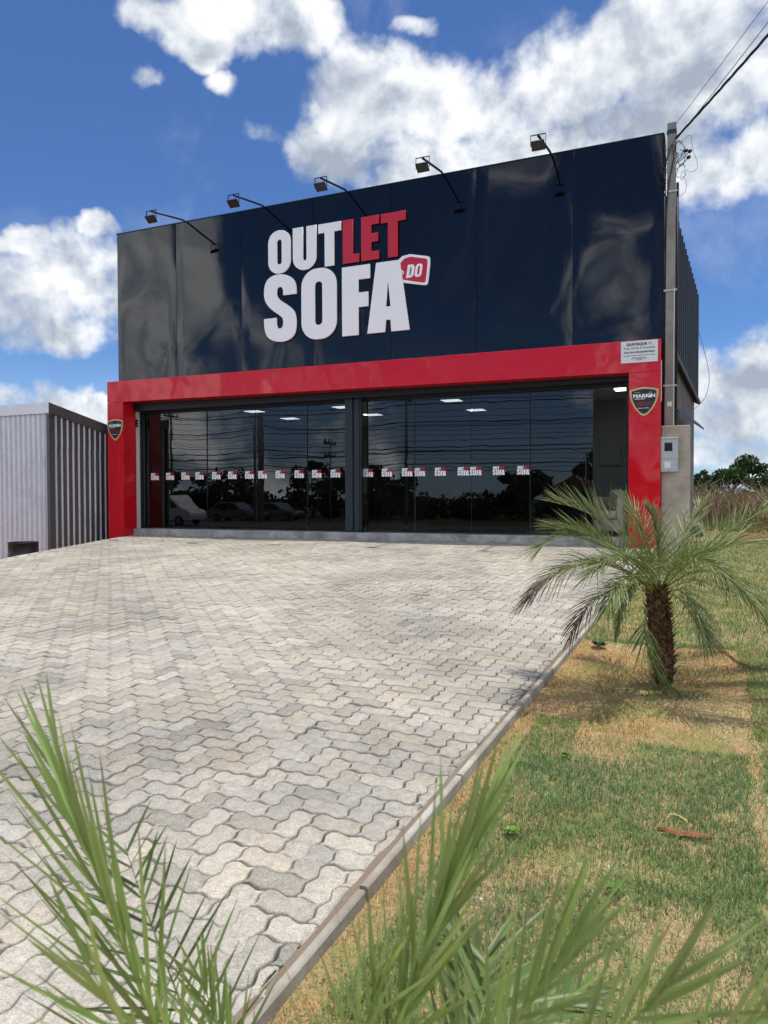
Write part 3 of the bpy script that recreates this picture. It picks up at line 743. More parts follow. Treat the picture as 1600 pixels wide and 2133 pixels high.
# sofas inside
def sofa(x, y, w_, d_, rz, matl, lb, arm=.62):
    r_ = empty('sofa', (x, y, 0), lb, 'sofa', 'sofas on show inside the shop'); r_.rotation_euler.z = 0
    Mx = Matrix.Translation((x, y, 0)) @ Matrix.Rotation(rz, 4, 'Z')
    def part(nm, b, bev=.05):
        m_ = MB(); m_.box(*b, M=Mx); return m_.build(nm, matl, r_, bevel=bev, smooth=False)
    part('base', (-w_/2+.12, w_/2-.12, -d_/2+.05, d_/2, .08, .30), .02)
    n = max(1, round(w_/.75))
    for k in range(n):
        a = -w_/2+.17+(w_-.34)*k/n; b = a+(w_-.34)/n-.01
        part('seat_cushion', (a, b, -d_/2, d_/2-.22, .31, .46)); part('back_cushion', (a, b, d_/2-.24, d_/2-.02, .465, .86), .07)
    part('armrest', (-w_/2, -w_/2+.16, -d_/2, d_/2, .06, arm)); part('armrest', (w_/2-.16, w_/2, -d_/2, d_/2, .06, arm))
    for sx in (-1, 1):
        for sy in (-1, 1): m_ = MB(); m_.box(sx*(w_/2-.1)-.02, sx*(w_/2-.1)+.02, sy*(d_/2-.08)-.02, sy*(d_/2-.08)+.02, 0, .075, M=Mx); m_.build('foot', M['black'], r_)
    return r_
sofa(-11.2, 1.5, 2.0, .95, math.pi, M['fabric2'], 'brown sofa with its back to the glass in the left corner of the shop')
sofa(-8.6, 3.0, 2.2, .95, 0, M['fabric2'], 'dark sofa in the middle of the left bay behind the glass')
sofa(-4.6, 2.2, 2.1, .95, 0, M['fabric2'], 'dark sofa in the right bay behind the glass')
sofa(-1.55, 1.1, 1.0, .95, -.5, M['fabric'], 'pale beige armchair just inside the open doorway beside the right red column', .72)
ac = empty('wall_unit', (-2.0, 4.25, 1.6), 'flat pale switchboard cover on the grey wall inside the open doorway', 'switchboard')
m_ = MB(); m_.box(-2.25, -1.75, 4.24, 4.297, 1.45, 1.95); m_.build('cover', M['wallgrey'], ac, bevel=.02)
m_ = MB(); m_.box(-2.2, -1.8, 4.232, 4.239, 1.5, 1.9); m_.build('door', M['wallgrey'], ac)
# corrugated side of the raised roof, splayed out towards the back
A0 = np.array([-.58, .16]); A1 = np.array([-.17, 4.7]); dd = (A1-A0); LL = np.linalg.norm(dd); dd /= LL; nn = np.array([dd[1], -dd[0]])
def corr(z0f, z1f, name, matl, pitch=.30, amp=.05, off=0., L0=0., L1=None):
    L1 = LL if L1 is None else L1; m_ = MB(); vs = []; s_ = L0
    prof = []
    while s_ < L1:
        for f, a in ((0, 0), (.55, 0), (.65, 1), (.9, 1)): prof.append((s_+f*pitch, a*amp))
        s_ += pitch
    for s_, a in prof:
        p = A0+dd*s_+nn*(a+off); vs += [(p[0], p[1], z0f(s_)), (p[0], p[1], z1f(s_))]
    m_.add(vs, [(2*i, 2*i+2, 2*i+3, 2*i+1) for i in range(len(prof)-1)]); return m_
pz = lambda px, py, s_: None
top_z = lambda s_: 6.05-.14*s_
cs = corr(lambda s_: 3.35-.10*s_, top_z, 'side_cladding', M['corr']); cs.build('side_cladding', M['corr'], shop)
m_ = MB()
for s_ in (0., ):
    a = A0+nn*.0; b = A0+dd*LL
    m_.add([(a[0]-.02, a[1], -.3), (b[0]-.02, b[1], -.3), (b[0]-.02, b[1], 3.4), (a[0]-.02, a[1], 3.6), (-.9, a[1], -.3), (-.9, b[1], -.3), (-.9, b[1], 3.4), (-.9, a[1], 3.6)],
           [(0, 1, 2, 3), (0, 3, 7, 4), (1, 5, 6, 2), (3, 2, 6, 7)])
m_.build('block_wall', M['block'], shop)
m_ = MB(); a = A0+dd*LL
m_.add([(A0[0]-.03, A0[1], 3.4), (a[0]-.03, a[1], 3.3), (a[0]-.03, a[1], top_z(LL)-.02), (A0[0]-.03, A0[1], 6.0), (-.9, A0[1], 3.4), (-.9, a[1], 3.3), (-.9, a[1], top_z(LL)-.02), (-.9, A0[1], 6.)], [(0, 1, 2, 3), (1, 5, 6, 2), (0, 3, 7, 4), (3, 2, 6, 7)])
m_.build('side_framing', M['black'], shop)
# eave strip of tiles under the corrugated sheet
m_ = MB()
k = 0
while k*.1 < LL:
    p = A0+dd*(k*.1+.05)+nn*.06; z = 3.33-.10*(k*.1); m_.tube([tuple(p-nn*.06)+(z+.03,), tuple(p+nn*.05)+(z-.02,)], .042, 6); k += 1
m_.build('tile_edge', M['dark'], shop)
m_ = MB()
p0 = hit(1409, 848, 1, .9); p1 = hit(1447, 891, 1, 1.0)
m_.add([(-.50, .7, 2.42), (-.10, 3.4, 2.30), (.02, 3.4, 2.18), (-.40, .7, 2.27), (-.50, .7, 2.38), (-.10, 3.4, 2.26), (.02, 3.4, 2.14), (-.40, .7, 2.23)], [(0, 1, 2, 3), (7, 6, 5, 4), (3, 2, 6, 7), (0, 3, 7, 4), (1, 5, 6, 2)])
m_.build('lean_to_edge', M['corr'], shop)
# ------------------------------------------------------------------ flood lights on the parapet
def floodlight(x):
    r_ = empty('flood_light', (x, 0, 7.02), '', 'flood light', 'flood lights on arms along the parapet')
    ex, ey, ez = x, -1.12, 6.80
    m_ = MB(); m_.tube([(x, .10, 6.98), (x, -.02, 7.035), (x, -.10, 7.03), (ex, ey, ez+.06)], .021, 8); m_.build('arm', M['black'], r_, smooth=True)
    m_ = MB(); m_.box(x-.06, x+.06, .0+.0, .12, 7.018, 7.03); m_.build('base_plate', M['black'], r_)
    m_ = MB()
    hw = .125
    m_.box(ex-hw, ex+hw, ey-.012, ey+.012, ez+.07, ez+.078); m_.box(ex-hw-.006, ex-hw, ey-.012, ey+.012, ez-.11, ez+.078); m_.box(ex+hw, ex+hw+.006, ey-.012, ey+.012, ez-.11, ez+.078); m_.build('yoke', M['black'], r_)
    Mx = Matrix.Translation((ex, ey, ez-.10)) @ Matrix.Rotation(math.radians(-38), 4, 'X')
    m_ = MB(); m_.box(-.114, .114, -.085, .085, -.026, .0, M=Mx)
    for k in range(11): m_.box(-.10+k*.02-.003, -.10+k*.02+.003, -.07, .07, .0, .022, M=Mx)
    m_.box(-.05, .05, -.05, .05, .0, .04, M=Mx)
    hd = m_.build('lamp_head', M['black'], r_)
    m_ = MB(); m_.box(-.102, .102, -.074, .074, -.0295, -.0265, M=Mx); m_.build('lens', M['carglass'], hd)
    m_ = MB(); m_.tube([(ex+.02, ey, ez+.06), (ex+.06, ey+.03, ez+.0), (ex+.03, ey+.05, ez-.06)], .005, 5); m_.build('cable', M['cable'], r_)
    return r_
fl = None
for i, x in enumerate([-10.865, -8.764, -6.762, -4.682, -2.594]):
    if fl is None: fl = floodlight(x); o = fl
    else:
        o = copy_tree(fl); o.location.x = x
    o['label'] = ['black flood light on an arm over the leftmost facade panels', 'black flood light on an arm, between the leftmost one and the letters', 'black flood light on an arm directly above the red LET letters', 'black flood light on an arm just right of the lettering', 'black flood light on an arm nearest the utility pole'][i]
# ------------------------------------------------------------------ plates on the portal
FONT = None
def text_mesh(txt, size, x, z, y, matl, parent, name='lettering', bold=0., sx=1., align='CENTER', shear=0.):
    cu = bpy.data.curves.new('t', 'FONT'); cu.body = txt; cu.size = size; cu.align_x = align; cu.offset = bold; cu.shear = shear; cu.extrude = .0006
    tmp = bpy.data.objects.new('tmp', cu); COL.objects.link(tmp)
    me = bpy.data.meshes.new_from_object(tmp.evaluated_get(bpy.context.evaluated_depsgraph_get())); bpy.data.objects.remove(tmp); bpy.data.curves.remove(cu)
    q = parent
    while q.parent is not None: q = q.parent
    o0 = ORI[q.name]
    co = np.empty(len(me.vertices)*3); me.vertices.foreach_get('co', co); co = co.reshape(-1, 3)
    co = np.c_[co[:, 0]*sx+x-o0[0], y-o0[1]-co[:, 2], co[:, 1]+z-o0[2]]; me.vertices.foreach_set('co', co.ravel()); me.materials.clear(); me.materials.append(matl); me.name = name; me.update()
    o = bpy.data.objects.new(name, me); COL.objects.link(o); o.parent = parent; return o
pl = empty('address_plate', (-1.01, RY-.01, 3.03), 'white rectangular address plate at the right end of the red beam', 'sign')
m_ = MB(); m_.box(-1.31, -.71, RY-.018, RY-.002, 3.03, 3.40); pb = m_.build('plate', M['plast_w'], pl, bevel=.002)
yt = RY-.0195
text_mesh('QUIOSQUE 16', .058, -1.01, 3.325, yt, M['ink'], pl, bold=.0022, sx=1.15)
text_mesh('Prop.: Murilo & Guimarães', .047, -1.01, 3.263, yt, M['ink'], pl)
text_mesh('DF-001, KM 18, 700, MARGEM DIREITA', .036, -1.01, 3.195, yt, M['ink'], pl, bold=.0015, sx=.84)
def dashes(x0, x1, z, h, parent, y=yt, matl=None):
    m_ = MB(); x = x0
    while x < x1: 
        l = random.uniform(.006, .03); m_.box(x, min(x+l, x1), y-.001, y, z, z+h*random.uniform(.75, 1)); x += l+random.uniform(.003, .008)
    m_.build('fine_print', matl or M['ink'], parent)
dashes(-1.27, -.75, 3.148, .010, pl); dashes(-1.12, -.9, 3.112, .009, pl); dashes(-1.14, -.88, 3.092, .009, pl); dashes(-1.06, -.96, 3.07, .009, pl)
def shield(cx, zb_, lb):
    w_, h_ = .235, .50
    r_ = empty('security_plate', (cx, RY-.01, zb_), lb, 'sign', 'shield shaped security plates on the red columns')
    def outl(s_):
        P = []
        top = zb_+h_*.90; cz = zb_+h_*.55
        pts = [(0, zb_+h_), (.07, zb_+h_*.985), (.16, zb_+h_*.955), (.235, zb_+h_*.91), (.232, zb_+h_*.72), (.205, zb_+h_*.50), (.15, zb_+h_*.27), (.07, zb_+h_*.08), (0, zb_)]
        P = pts+[(-x, z) for x, z in pts[-2:0:-1]]
        return [(cx+x*s_, cz+(z-cz)*s_) for x, z in P]
    b = fill_mesh('shield', [outl(1.)], M['gold'], RY-.010, .012, r_); fill_mesh('shield_face', [outl(.86)], M['navy'], RY-.018, .003, b)
    y = RY-.0205; zt_ = zb_+h_*.64
    text_mesh('MARK', .086, cx-.045, zt_, y, M['white'], r_, bold=.003, sx=1.15)
    text_mesh('N', .086, cx+.148, zt_, y, M['white'], r_, bold=.003, sx=1.1)
    fill_mesh('padlock', [rrect(cx+.078, cx+.124, zt_, zt_+.042, .008)], M['white'], y, .002, r_)
    fill_mesh('padlock', [rrect(cx+.083, cx+.119, zt_+.02, zt_+.095, .018), rrect(cx+.091, cx+.111, zt_+.02, zt_+.087, .0099)], M['grey_plast'], y+.0008, .001, r_)
    dashes(cx-.15, cx-.06, zt_+.085, .010, r_, y, M['grey_plast']); dashes(cx-.15, cx+.02, zt_-.028, .012, r_, y, M['white'])
    dashes(cx-.13, cx+.13, zb_+h_*.44, .018, r_, y, M['ink_red']); dashes(cx-.11, cx+.11, zb_+h_*.37, .018, r_, y, M['ink_red'])
    dashes(cx-.10, cx+.08, zb_+h_*.27, .010, r_, y, M['white'])
shield(-.93, 2.105, 'gold rimmed shield security plate on the right red column')
shield(-12.625, 2.075, 'gold rimmed shield security plate on the left red column')
# ------------------------------------------------------------------ meter pier, box, pole
pier = MB(); pier.box(-.655, -.20, -.24, .12, -.5, 1.94); po = pier.build('concrete_pier', M['conc'], bevel=.012); tag(po, 'stained rendered concrete pier beside the right red column', 'pier')
mtr = empty('meter_box', (-.53, -.26, 1.15), 'pale grey electricity meter box hung on the concrete pier', 'meter box')
m_ = MB(); m_.box(-.66, -.385, -.335, -.242, 1.15, 1.71); m_.box(-.668, -.378, -.35, -.242, 1.711, 1.73); m_.build('case', M['grey_plast'], mtr, bevel=.008)
m_ = MB(); m_.box(-.60, -.475, -.339, -.336, 1.50, 1.645); m_.build('window', M['carglass'], mtr)
m_ = MB(); m_.box(-.655, -.41, -.341, -.336, 1.195, 1.365); m_.box(-.655, -.40, -.343, -.336, 1.37, 1.378); mp_ = m_.build('lower_cover', M['grey_plast'], mtr, bevel=.002)
m_ = MB(); m_.box(-.60, -.50, -.3445, -.3415, 1.21, 1.32); m_.box(-.445, -.42, -.3445, -.3415, 1.285, 1.292); m_.build('seal', M['plast_w'], mp_)
m_ = MB(); m_.tube([(-.53, -.336, 1.167), (-.53, -.342, 1.167)], .008); m_.build('screw', M['ink'], mtr)
pole = empty('utility_pole', (-.52, -.06, 1.94), 'square grey concrete utility pole standing behind the meter pier', 'pole')
m_ = MB(); hw0, hw1 = .078, .070
for (z0_, z1_) in ((1.945, 7.12),):
    def ring(h, z, cx_=-.52): return [(cx_-h, -.06-h, z), (cx_+h, -.06-h, z), (cx_+h, -.06+h, z), (cx_-h, -.06+h, z)]
    m_.add(ring(hw0, z0_, -.535)+ring(hw1, z1_, -.515), [(0, 1, 5, 4), (1, 2, 6, 5), (2, 3, 7, 6), (3, 0, 4, 7), (4, 5, 6, 7)])
m_.build('shaft', M['pole'], pole, bevel=.008)
m_ = MB(); m_.box(-.592, -.438, -.137, .017, 6.93, 7.0); m_.build('cap_band', M['dark'], pole)
for z in (5.93, 4.25, 2.62):
    m_ = MB(); m_.box(-.64, -.41, -.148, -.142, z, z+.035); m_.box(-.64, -.634, -.148, .1, z, z+.035); m_.box(-.416, -.41, -.148, .1, z, z+.035); m_.build('strap', M['strap'], pole)
m_ = MB(); m_.box(-.57, -.49, -.150, -.139, 2.28, 2.36); m_.build('label_plate', M['plast_w'], pole)
m_ = MB()
for dx_, r_ in ((-.105, .018), (.10, .022)):
    m_.tube([(-.52+dx_-.012, -.10, 1.95), (-.52+dx_, -.08, 4.), (-.52+dx_, -.08, 6.6 if dx_ < 0 else 6.1)], r_, 8)
m_.build('conduit', M['corr'], pole, smooth=True)
m_ = MB(); m_.tube([(-.465, -.155, 1.95), (-.47, -.15, 2.8), (-.462, -.15, 4.3)], .006, 5); m_.build('conduit', M['plast_w'], pole)
for bx, bz in ((-.30, 6.62), (-.235, 6.60), (-.255, 6.50)):
    m_ = MB(); m_.tube([(-.46, -.05, bz-.18), ((bx-.46)/2+.02, -.05, bz-.08), (bx, -.06, bz)], .007, 5); m_.tube([(bx-.025, -.06, bz-.01), (bx-.01, -.06, bz), (bx+.02, -.06, bz+.01), (bx+.04, -.06, bz+.005)], [.012, .03, .034, .016], 8); m_.build('insulator', M['cable'], pole, smooth=True)
for k in range(9):
    m_ = MB(); a = random.uniform(0, 6); P = []
    side = random.choice((-1, 1)); c0 = Vector((-.52+side*random.uniform(.07, .16), -.12, random.uniform(6.2, 6.85)))
    for q in range(14):
        an = a+q*.45; P.append(c0+Vector((random.uniform(.05, .09)*math.cos(an), .03*math.sin(an*1.3), random.uniform(.09, .17)*math.sin(an))))
    m_.tube(P, .0055, 5); m_.build('loose_wire', M['cable'], pole, smooth=True)
m_ = MB(); m_.tube([(-.50, -.14, 6.78), (-.48, -.16, 6.5), (-.56, -.15, 6.1), (-.60, -.15, 5.6), (-.62, -.1, 5.)], .012, 6); m_.tube([(-.50, -.15, 6.80), (-.57, -.15, 6.6), (-.64, -.12, 6.3), (-.62, -.1, 5.9)], .01, 6); m_.build('cable_drop', M['cable'], pole, smooth=True)
def catenary(a, b, sag, n=28):
    a, b = np.array(a, float), np.array(b, float)
    return [tuple(a+(b-a)*t-np.array([0, 0, 1])*sag*4*t*(1-t)) for t in np.linspace(0, 1, n)]
def wire(name, pts, r, lb, matl='cable', group=None, cat='cable', n=5):
    m_ = MB(); m_.tube(pts, r, n); o = m_.build(name, M[matl], smooth=True); return tag(o, lb, cat, group)
def mx(px, y): return float(hit(px, 1030, 1, -y+.58)[0])     # x of a thing whose mirror image stands in column px
SPX, SPY = 8.2, -21.6
wire('service_cable', catenary((-.46, -.1, 7.08), (SPX, SPY, 7.7), .25), .0045, 'thin topmost wire running from the tip of the utility pole', 'wire')
wire('service_cable', catenary((-.46, -.1, 6.80), (SPX, SPY, 7.35), .20), .0055, 'second thin wire just above the thick twisted cable', 'wire')
tw = catenary((-.46, -.1, 6.84), (SPX, SPY, 6.9), .48, 160)
m_ = MB()
for ph in (0, 2.1, 4.2): m_.tube([(p[0]+.011*math.cos(i*.8+ph), p[1], p[2]+.011*math.sin(i*.8+ph)) for i, p in enumerate(tw)], .011, 5)
tag(m_.build('twisted_cable', M['cable'], smooth=True), 'thick black twisted power cable reaching the utility pole', 'cable')
cw = [at(x, y, d) for x, y, d in ((1398, 290, 13.2), (1420, 297, 13), (1440, 275, 12.7), (1442, 310, 12.8), (1457, 348, 12.8), (1440, 361, 12.8), (1428, 352, 12.9), (1415, 366, 13), (1428, 372, 13), (1431, 395, 13), (1420, 408, 13.1), (1402, 412, 13.2))]
def smooth_path(P, k=3):
    P = [np.array(p, float) for p in P]
    for _ in range(k): P = [P[0]]+[q for i in range(len(P)-1) for q in (P[i]*.75+P[i+1]*.25, P[i]*.25+P[i+1]*.75)]+[P[-1]]
    return P
wire('loose_wire_loop', smooth_path(cw), .0035, 'thin grey wire dangling in loops right of the pole head', 'wire')
wire('hanging_wire', smooth_path([at(x, y, d) for x, y, d in ((1447, 610, 18), (1452, 680, 18), (1470, 740, 18), (1480, 790, 18), (1470, 830, 18), (1450, 850, 18), (1438, 856, 18))]), .006, 'thin wire hanging in a bow off the rear corner of the side wall', 'wire')
# ------------------------------------------------------------------ metal shed on the left
sx, sy = -13.3, -1.66; shed = empty('metal_shed', (sx, sy, -.9), 'galvanised corrugated metal shed left of the shop', 'shed')
ztop = 2.74; zb0 = -.95
def corr_wall(name, length, axis, z0_, z1f, pitch, ribw, amp, outward):
    m_ = MB(); prof = []; s_ = .03
    while s_ < length-.02:
        for f, a in ((0, 0), (pitch-ribw, 0), (pitch-ribw*.75, 1), (pitch-ribw*.25, 1)): 
            if s_+f <= length: prof.append((s_+f, a*amp))
        s_ += pitch
    vs = []
    for s_, a in prof:
        x, y = (sx-s_, sy-a) if axis == 'x' else (sx+a, sy+s_)
        vs += [(x, y, z0_), (x, y, z1f(s_))]
    m_.add(vs, [(2*i, 2*i+1, 2*i+3, 2*i+2) if axis == 'x' else (2*i, 2*i+2, 2*i+3, 2*i+1) for i in range(len(prof)-1)])
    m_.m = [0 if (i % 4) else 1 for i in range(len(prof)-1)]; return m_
fz = lambda s_: ztop; sz = lambda s_: ztop-.20*s_
m_ = corr_wall('front', 6.0, 'x', 1.86, fz, .155, .05, .025, -1); m_.build('front_upper_sheet', [M['zinc'], M['zincflat']], shed)
for v in [corr_wall('front', 6.0, 'x', zb0, lambda s_: 1.875, .155, .05, .025, -1)]:
    v.v = [(x, y+.006, z) for x, y, z in v.v]; v.build('front_lower_sheet', [M['zinc'], M['zincflat']], shed)
m_ = corr_wall('side', 4.2, 'y', 1.86, sz, .165, .038, .03, 1); m_.build('side_upper_sheet', [M['zinc'], M['zincdark']], shed)  # side sheets: dark reflections on flats and lit ribs put into the colour
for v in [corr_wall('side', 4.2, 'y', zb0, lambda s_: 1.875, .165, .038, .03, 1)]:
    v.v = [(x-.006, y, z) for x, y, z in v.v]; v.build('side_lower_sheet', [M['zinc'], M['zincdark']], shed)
m_ = MB(); m_.box(sx-6.05, sx+.045, sy-.05, sy-.036, ztop-.13, ztop+.11); m_.build('front_flashing', M['zinc'], shed)
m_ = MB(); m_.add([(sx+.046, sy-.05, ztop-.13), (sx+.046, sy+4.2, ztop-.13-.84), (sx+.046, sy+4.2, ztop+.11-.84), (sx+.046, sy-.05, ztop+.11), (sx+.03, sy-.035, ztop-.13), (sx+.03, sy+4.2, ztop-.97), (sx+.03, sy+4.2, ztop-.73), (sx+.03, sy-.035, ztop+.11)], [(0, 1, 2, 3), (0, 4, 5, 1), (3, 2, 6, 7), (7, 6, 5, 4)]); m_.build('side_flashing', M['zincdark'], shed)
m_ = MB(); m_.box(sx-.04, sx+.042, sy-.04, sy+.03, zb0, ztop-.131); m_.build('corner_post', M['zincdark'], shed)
m_ = MB(); m_.add([(sx-6, sy-.03, ztop+.05), (sx+.03, sy-.03, ztop+.05), (sx+.03, sy+4.2, ztop-.78), (sx-6, sy+4.2, ztop-.78)], [(0, 1, 2, 3)]); m_.build('roof_sheet', M['zinc'], shed)
m_ = MB(); m_.box(sx-6, sx, sy+4.19, sy+4.22, zb0, ztop-.84); m_.box(sx-6.03, sx-6., sy, sy+4.19, zb0, ztop-.85); m_.build('rear_sheet', M['zinc'], shed)
dr = at(49, 1150, 14.6); dr[2] = -.75
drum = empty('oil_drum', dr, 'battered black drum standing in front of the metal shed', 'drum')
m_ = MB(); zz = [-1.0, -.99, -.72, -.705, -.69, -.42, -.405, -.39, -.15, -.135, -.13]; rr = [.26, .275, .275, .29, .275, .275, .29, .275, .275, .288, .27]
m_.tube([(dr[0], dr[1], z) for z in zz], rr, 28, caps=False); m_.build('barrel', M['tarp'], drum, smooth=True)
m_ = MB(); m_.tube([(dr[0], dr[1], -.16), (dr[0], dr[1], -.155)], .268, 28); m_.build('lid', M['tarp'], drum)
# ------------------------------------------------------------------ palms
def bez(P, t):
    P = [np.array(p, float) for p in P]; t = np.asarray(t)[:, None]
    while len(P) > 1: P = [P[i]*(1-t)+P[i+1]*t for i in range(len(P)-1)]
    return P[0]
def nrm(v): return v/(np.linalg.norm(v, axis=-1, keepdims=True)+1e-12)
def frond(parent, P, n, ll, lw, hint=(0, 0, 1), droop=.25, start=.12, a0=58, a1=22, vee=25, rr=.006, green=(.10, .165, .04), tipbrown=0., spread=.1, seg=4, pale=0., fold=.35, jit=.12, name='frond'):
    ts = np.linspace(0, 1, 26); C = bez(P, ts); T = nrm(np.gradient(C, axis=0)); mbv = []; F4 = []; Tn = []
    V = []; nb = 0
    # rachis, a tapering five-sided stalk
    hint = np.array(hint, float); N0 = nrm(hint-T*(T@hint)[:, None]); S0 = nrm(np.cross(T, N0))
    r = rr*(1-.85*ts); k = 5
    for j in range(k):
        an = 2*math.pi*j/k; V.append(C+(S0*math.cos(an)+N0*math.sin(an)*.7)*r[:, None])
    V = np.stack(V, 1).reshape(-1, 3); F4 = [(i*k+j, i*k+(j+1) % k, (i+1)*k+(j+1) % k, (i+1)*k+j) for i in range(25) for j in range(k)]
    Tn = [np.tile(np.array(green)*1.25+np.array([.05, .04, .0]), (len(V), 1))]; Vs = [V]; nb = len(V); Fs = [np.array(F4)]
    for s_ in (-1, 1):
        t = start+(1-start)*((np.arange(n)+.5*(s_ > 0)+rng.uniform(-.3, .3, n))/n).clip(0, 1)**.92
        idx = (t*25).clip(0, 24.99); i0 = idx.astype(int); fr = (idx-i0)[:, None]
        B = C[i0]*(1-fr)+C[i0+1]*fr; TT = T[i0]; NN = N0[i0]; SS = S0[i0]*s_
        ang = np.radians(a0+(a1-a0)*t**1.3+rng.normal(0, 5, n)); ve = np.radians(vee+rng.normal(0, 14, n))
        d = nrm(TT*np.cos(ang)[:, None]+(SS*np.cos(ve)[:, None]+NN*np.sin(ve)[:, None])*np.sin(ang)[:, None]+rng.normal(0, jit*.35, (n, 3)))
        L = ll*(.45+.62*np.sin(np.pi*np.clip(t*.88+.08, 0, 1))**.8)*rng.uniform(.82, 1.12, n)*(1-.25*t)
        W_ = lw*rng.uniform(.8, 1.15, n)
        wdir = nrm(np.cross(d, NN+rng.normal(0, .35, (n, 3)))); fdir = nrm(np.cross(wdir, d))
        dr_ = droop*rng.uniform(.5, 1.5, n)
        prof = [(.0, .45), (.12, .9), (.45, 1.), (.78, .62), (1., .03)] if seg >= 4 else [(0, .6), (.4, 1.), (1, .04)]
        m = len(prof); pts = []
        for q, wq in prof:
            c = B+d*(L*q)[:, None]-np.array([0, 0, 1.])*(dr_*L*q*q)[:, None]
            a = wdir*(W_*wq*.5)[:, None]
            pts += [c-a+fdir*(W_*wq*.5*fold)[:, None], c, c+a+fdir*(W_*wq*.5*fold)[:, None]]
        V = np.stack(pts, 1).reshape(-1, 3); b0 = nb+np.arange(n)*(3*m)
        for q in range(m-1):
            for u in (0, 1): Fs.append(np.c_[b0+3*q+u, b0+3*q+u+1, b0+3*q+u+4, b0+3*q+u+3])
        g_ = np.array(green)*rng.uniform(.72, 1.35, (n, 1))*(1+rng.uniform(-.08, .08, (n, 3)))
        g_ = g_*(1-pale)+np.array([.34, .34, .16])*pale*rng.uniform(.6, 1.3, (n, 1))
        cc = np.repeat(g_, 3*m, 0).reshape(n, 3*m, 3); q_ = np.repeat([p[0] for p in prof], 3)
        br = ((t[:, None]*.75+q_[None]*.5) > (1.12-tipbrown)) & (rng.random((n, 1)) < .9)
        cc = np.where((br & (tipbrown > 0))[..., None], np.array([.11, .065, .045]), cc)
        yt_ = (q_[None, :, None] > .95); cc = np.where(yt_ & (rng.random((n, 1, 1)) < .4), np.array([.25, .18, .08]), cc)
        Vs.append(V); Tn.append(cc.reshape(-1, 3)); nb += len(V)
    return mesh_np(name, np.vstack(Vs), np.vstack(Fs), M['frond'], np.vstack(Tn), parent=parent)
PB = hit(1385, 1440, 1, -8.7); PB = np.array([-.225, -8.70, lz(-8.7)])
palm = empty('palm_tree', PB, 'small shaggy date palm on the lawn before the right red column', 'palm')
DP = 4.76
# trunk with persistent leaf bases
m_ = MB(); tz = np.linspace(-.02, .66, 16); trr = [.050+.023*math.sin(min(1, (z+.05)/.6)*math.pi*.75) for z in tz]
cxs = [-.0-.05*(z/.66)**1.4 for z in tz]
m_.tube([(PB[0]+c, PB[1], PB[2]+z) for c, z in zip(cxs, tz)], trr, 18)
for k in range(460):
    z = rng.uniform(.0, .67); a = k*2.39996; r0 = np.interp(z, tz, trr); c = np.interp(z, tz, cxs)
    b = np.array([PB[0]+c+r0*.72*math.cos(a), PB[1]+r0*.72*math.sin(a), PB[2]+z]); o_ = np.array([math.cos(a), math.sin(a), 0]); u_ = np.array([-math.sin(a), math.cos(a), 0])
    l = rng.uniform(.04, .085); wd = rng.uniform(.004, .012); up = rng.uniform(.3, 1.1)
    tipp = b+o_*l*.75+np.array([0, 0, l*up]); m_.add([b-u_*wd-[0, 0, .012], b+u_*wd-[0, 0, .012], b+u_*wd*.7+o_*.012+[0, 0, .016], b-u_*wd*.7+o_*.012+[0, 0, .016], tipp+u_*.003, tipp-u_*.003], [(0, 1, 2, 3), (3, 2, 4, 5), (1, 0, 5, 4)])
m_.build('trunk', M['palmbark'], palm)
cp = (1372, 1222)
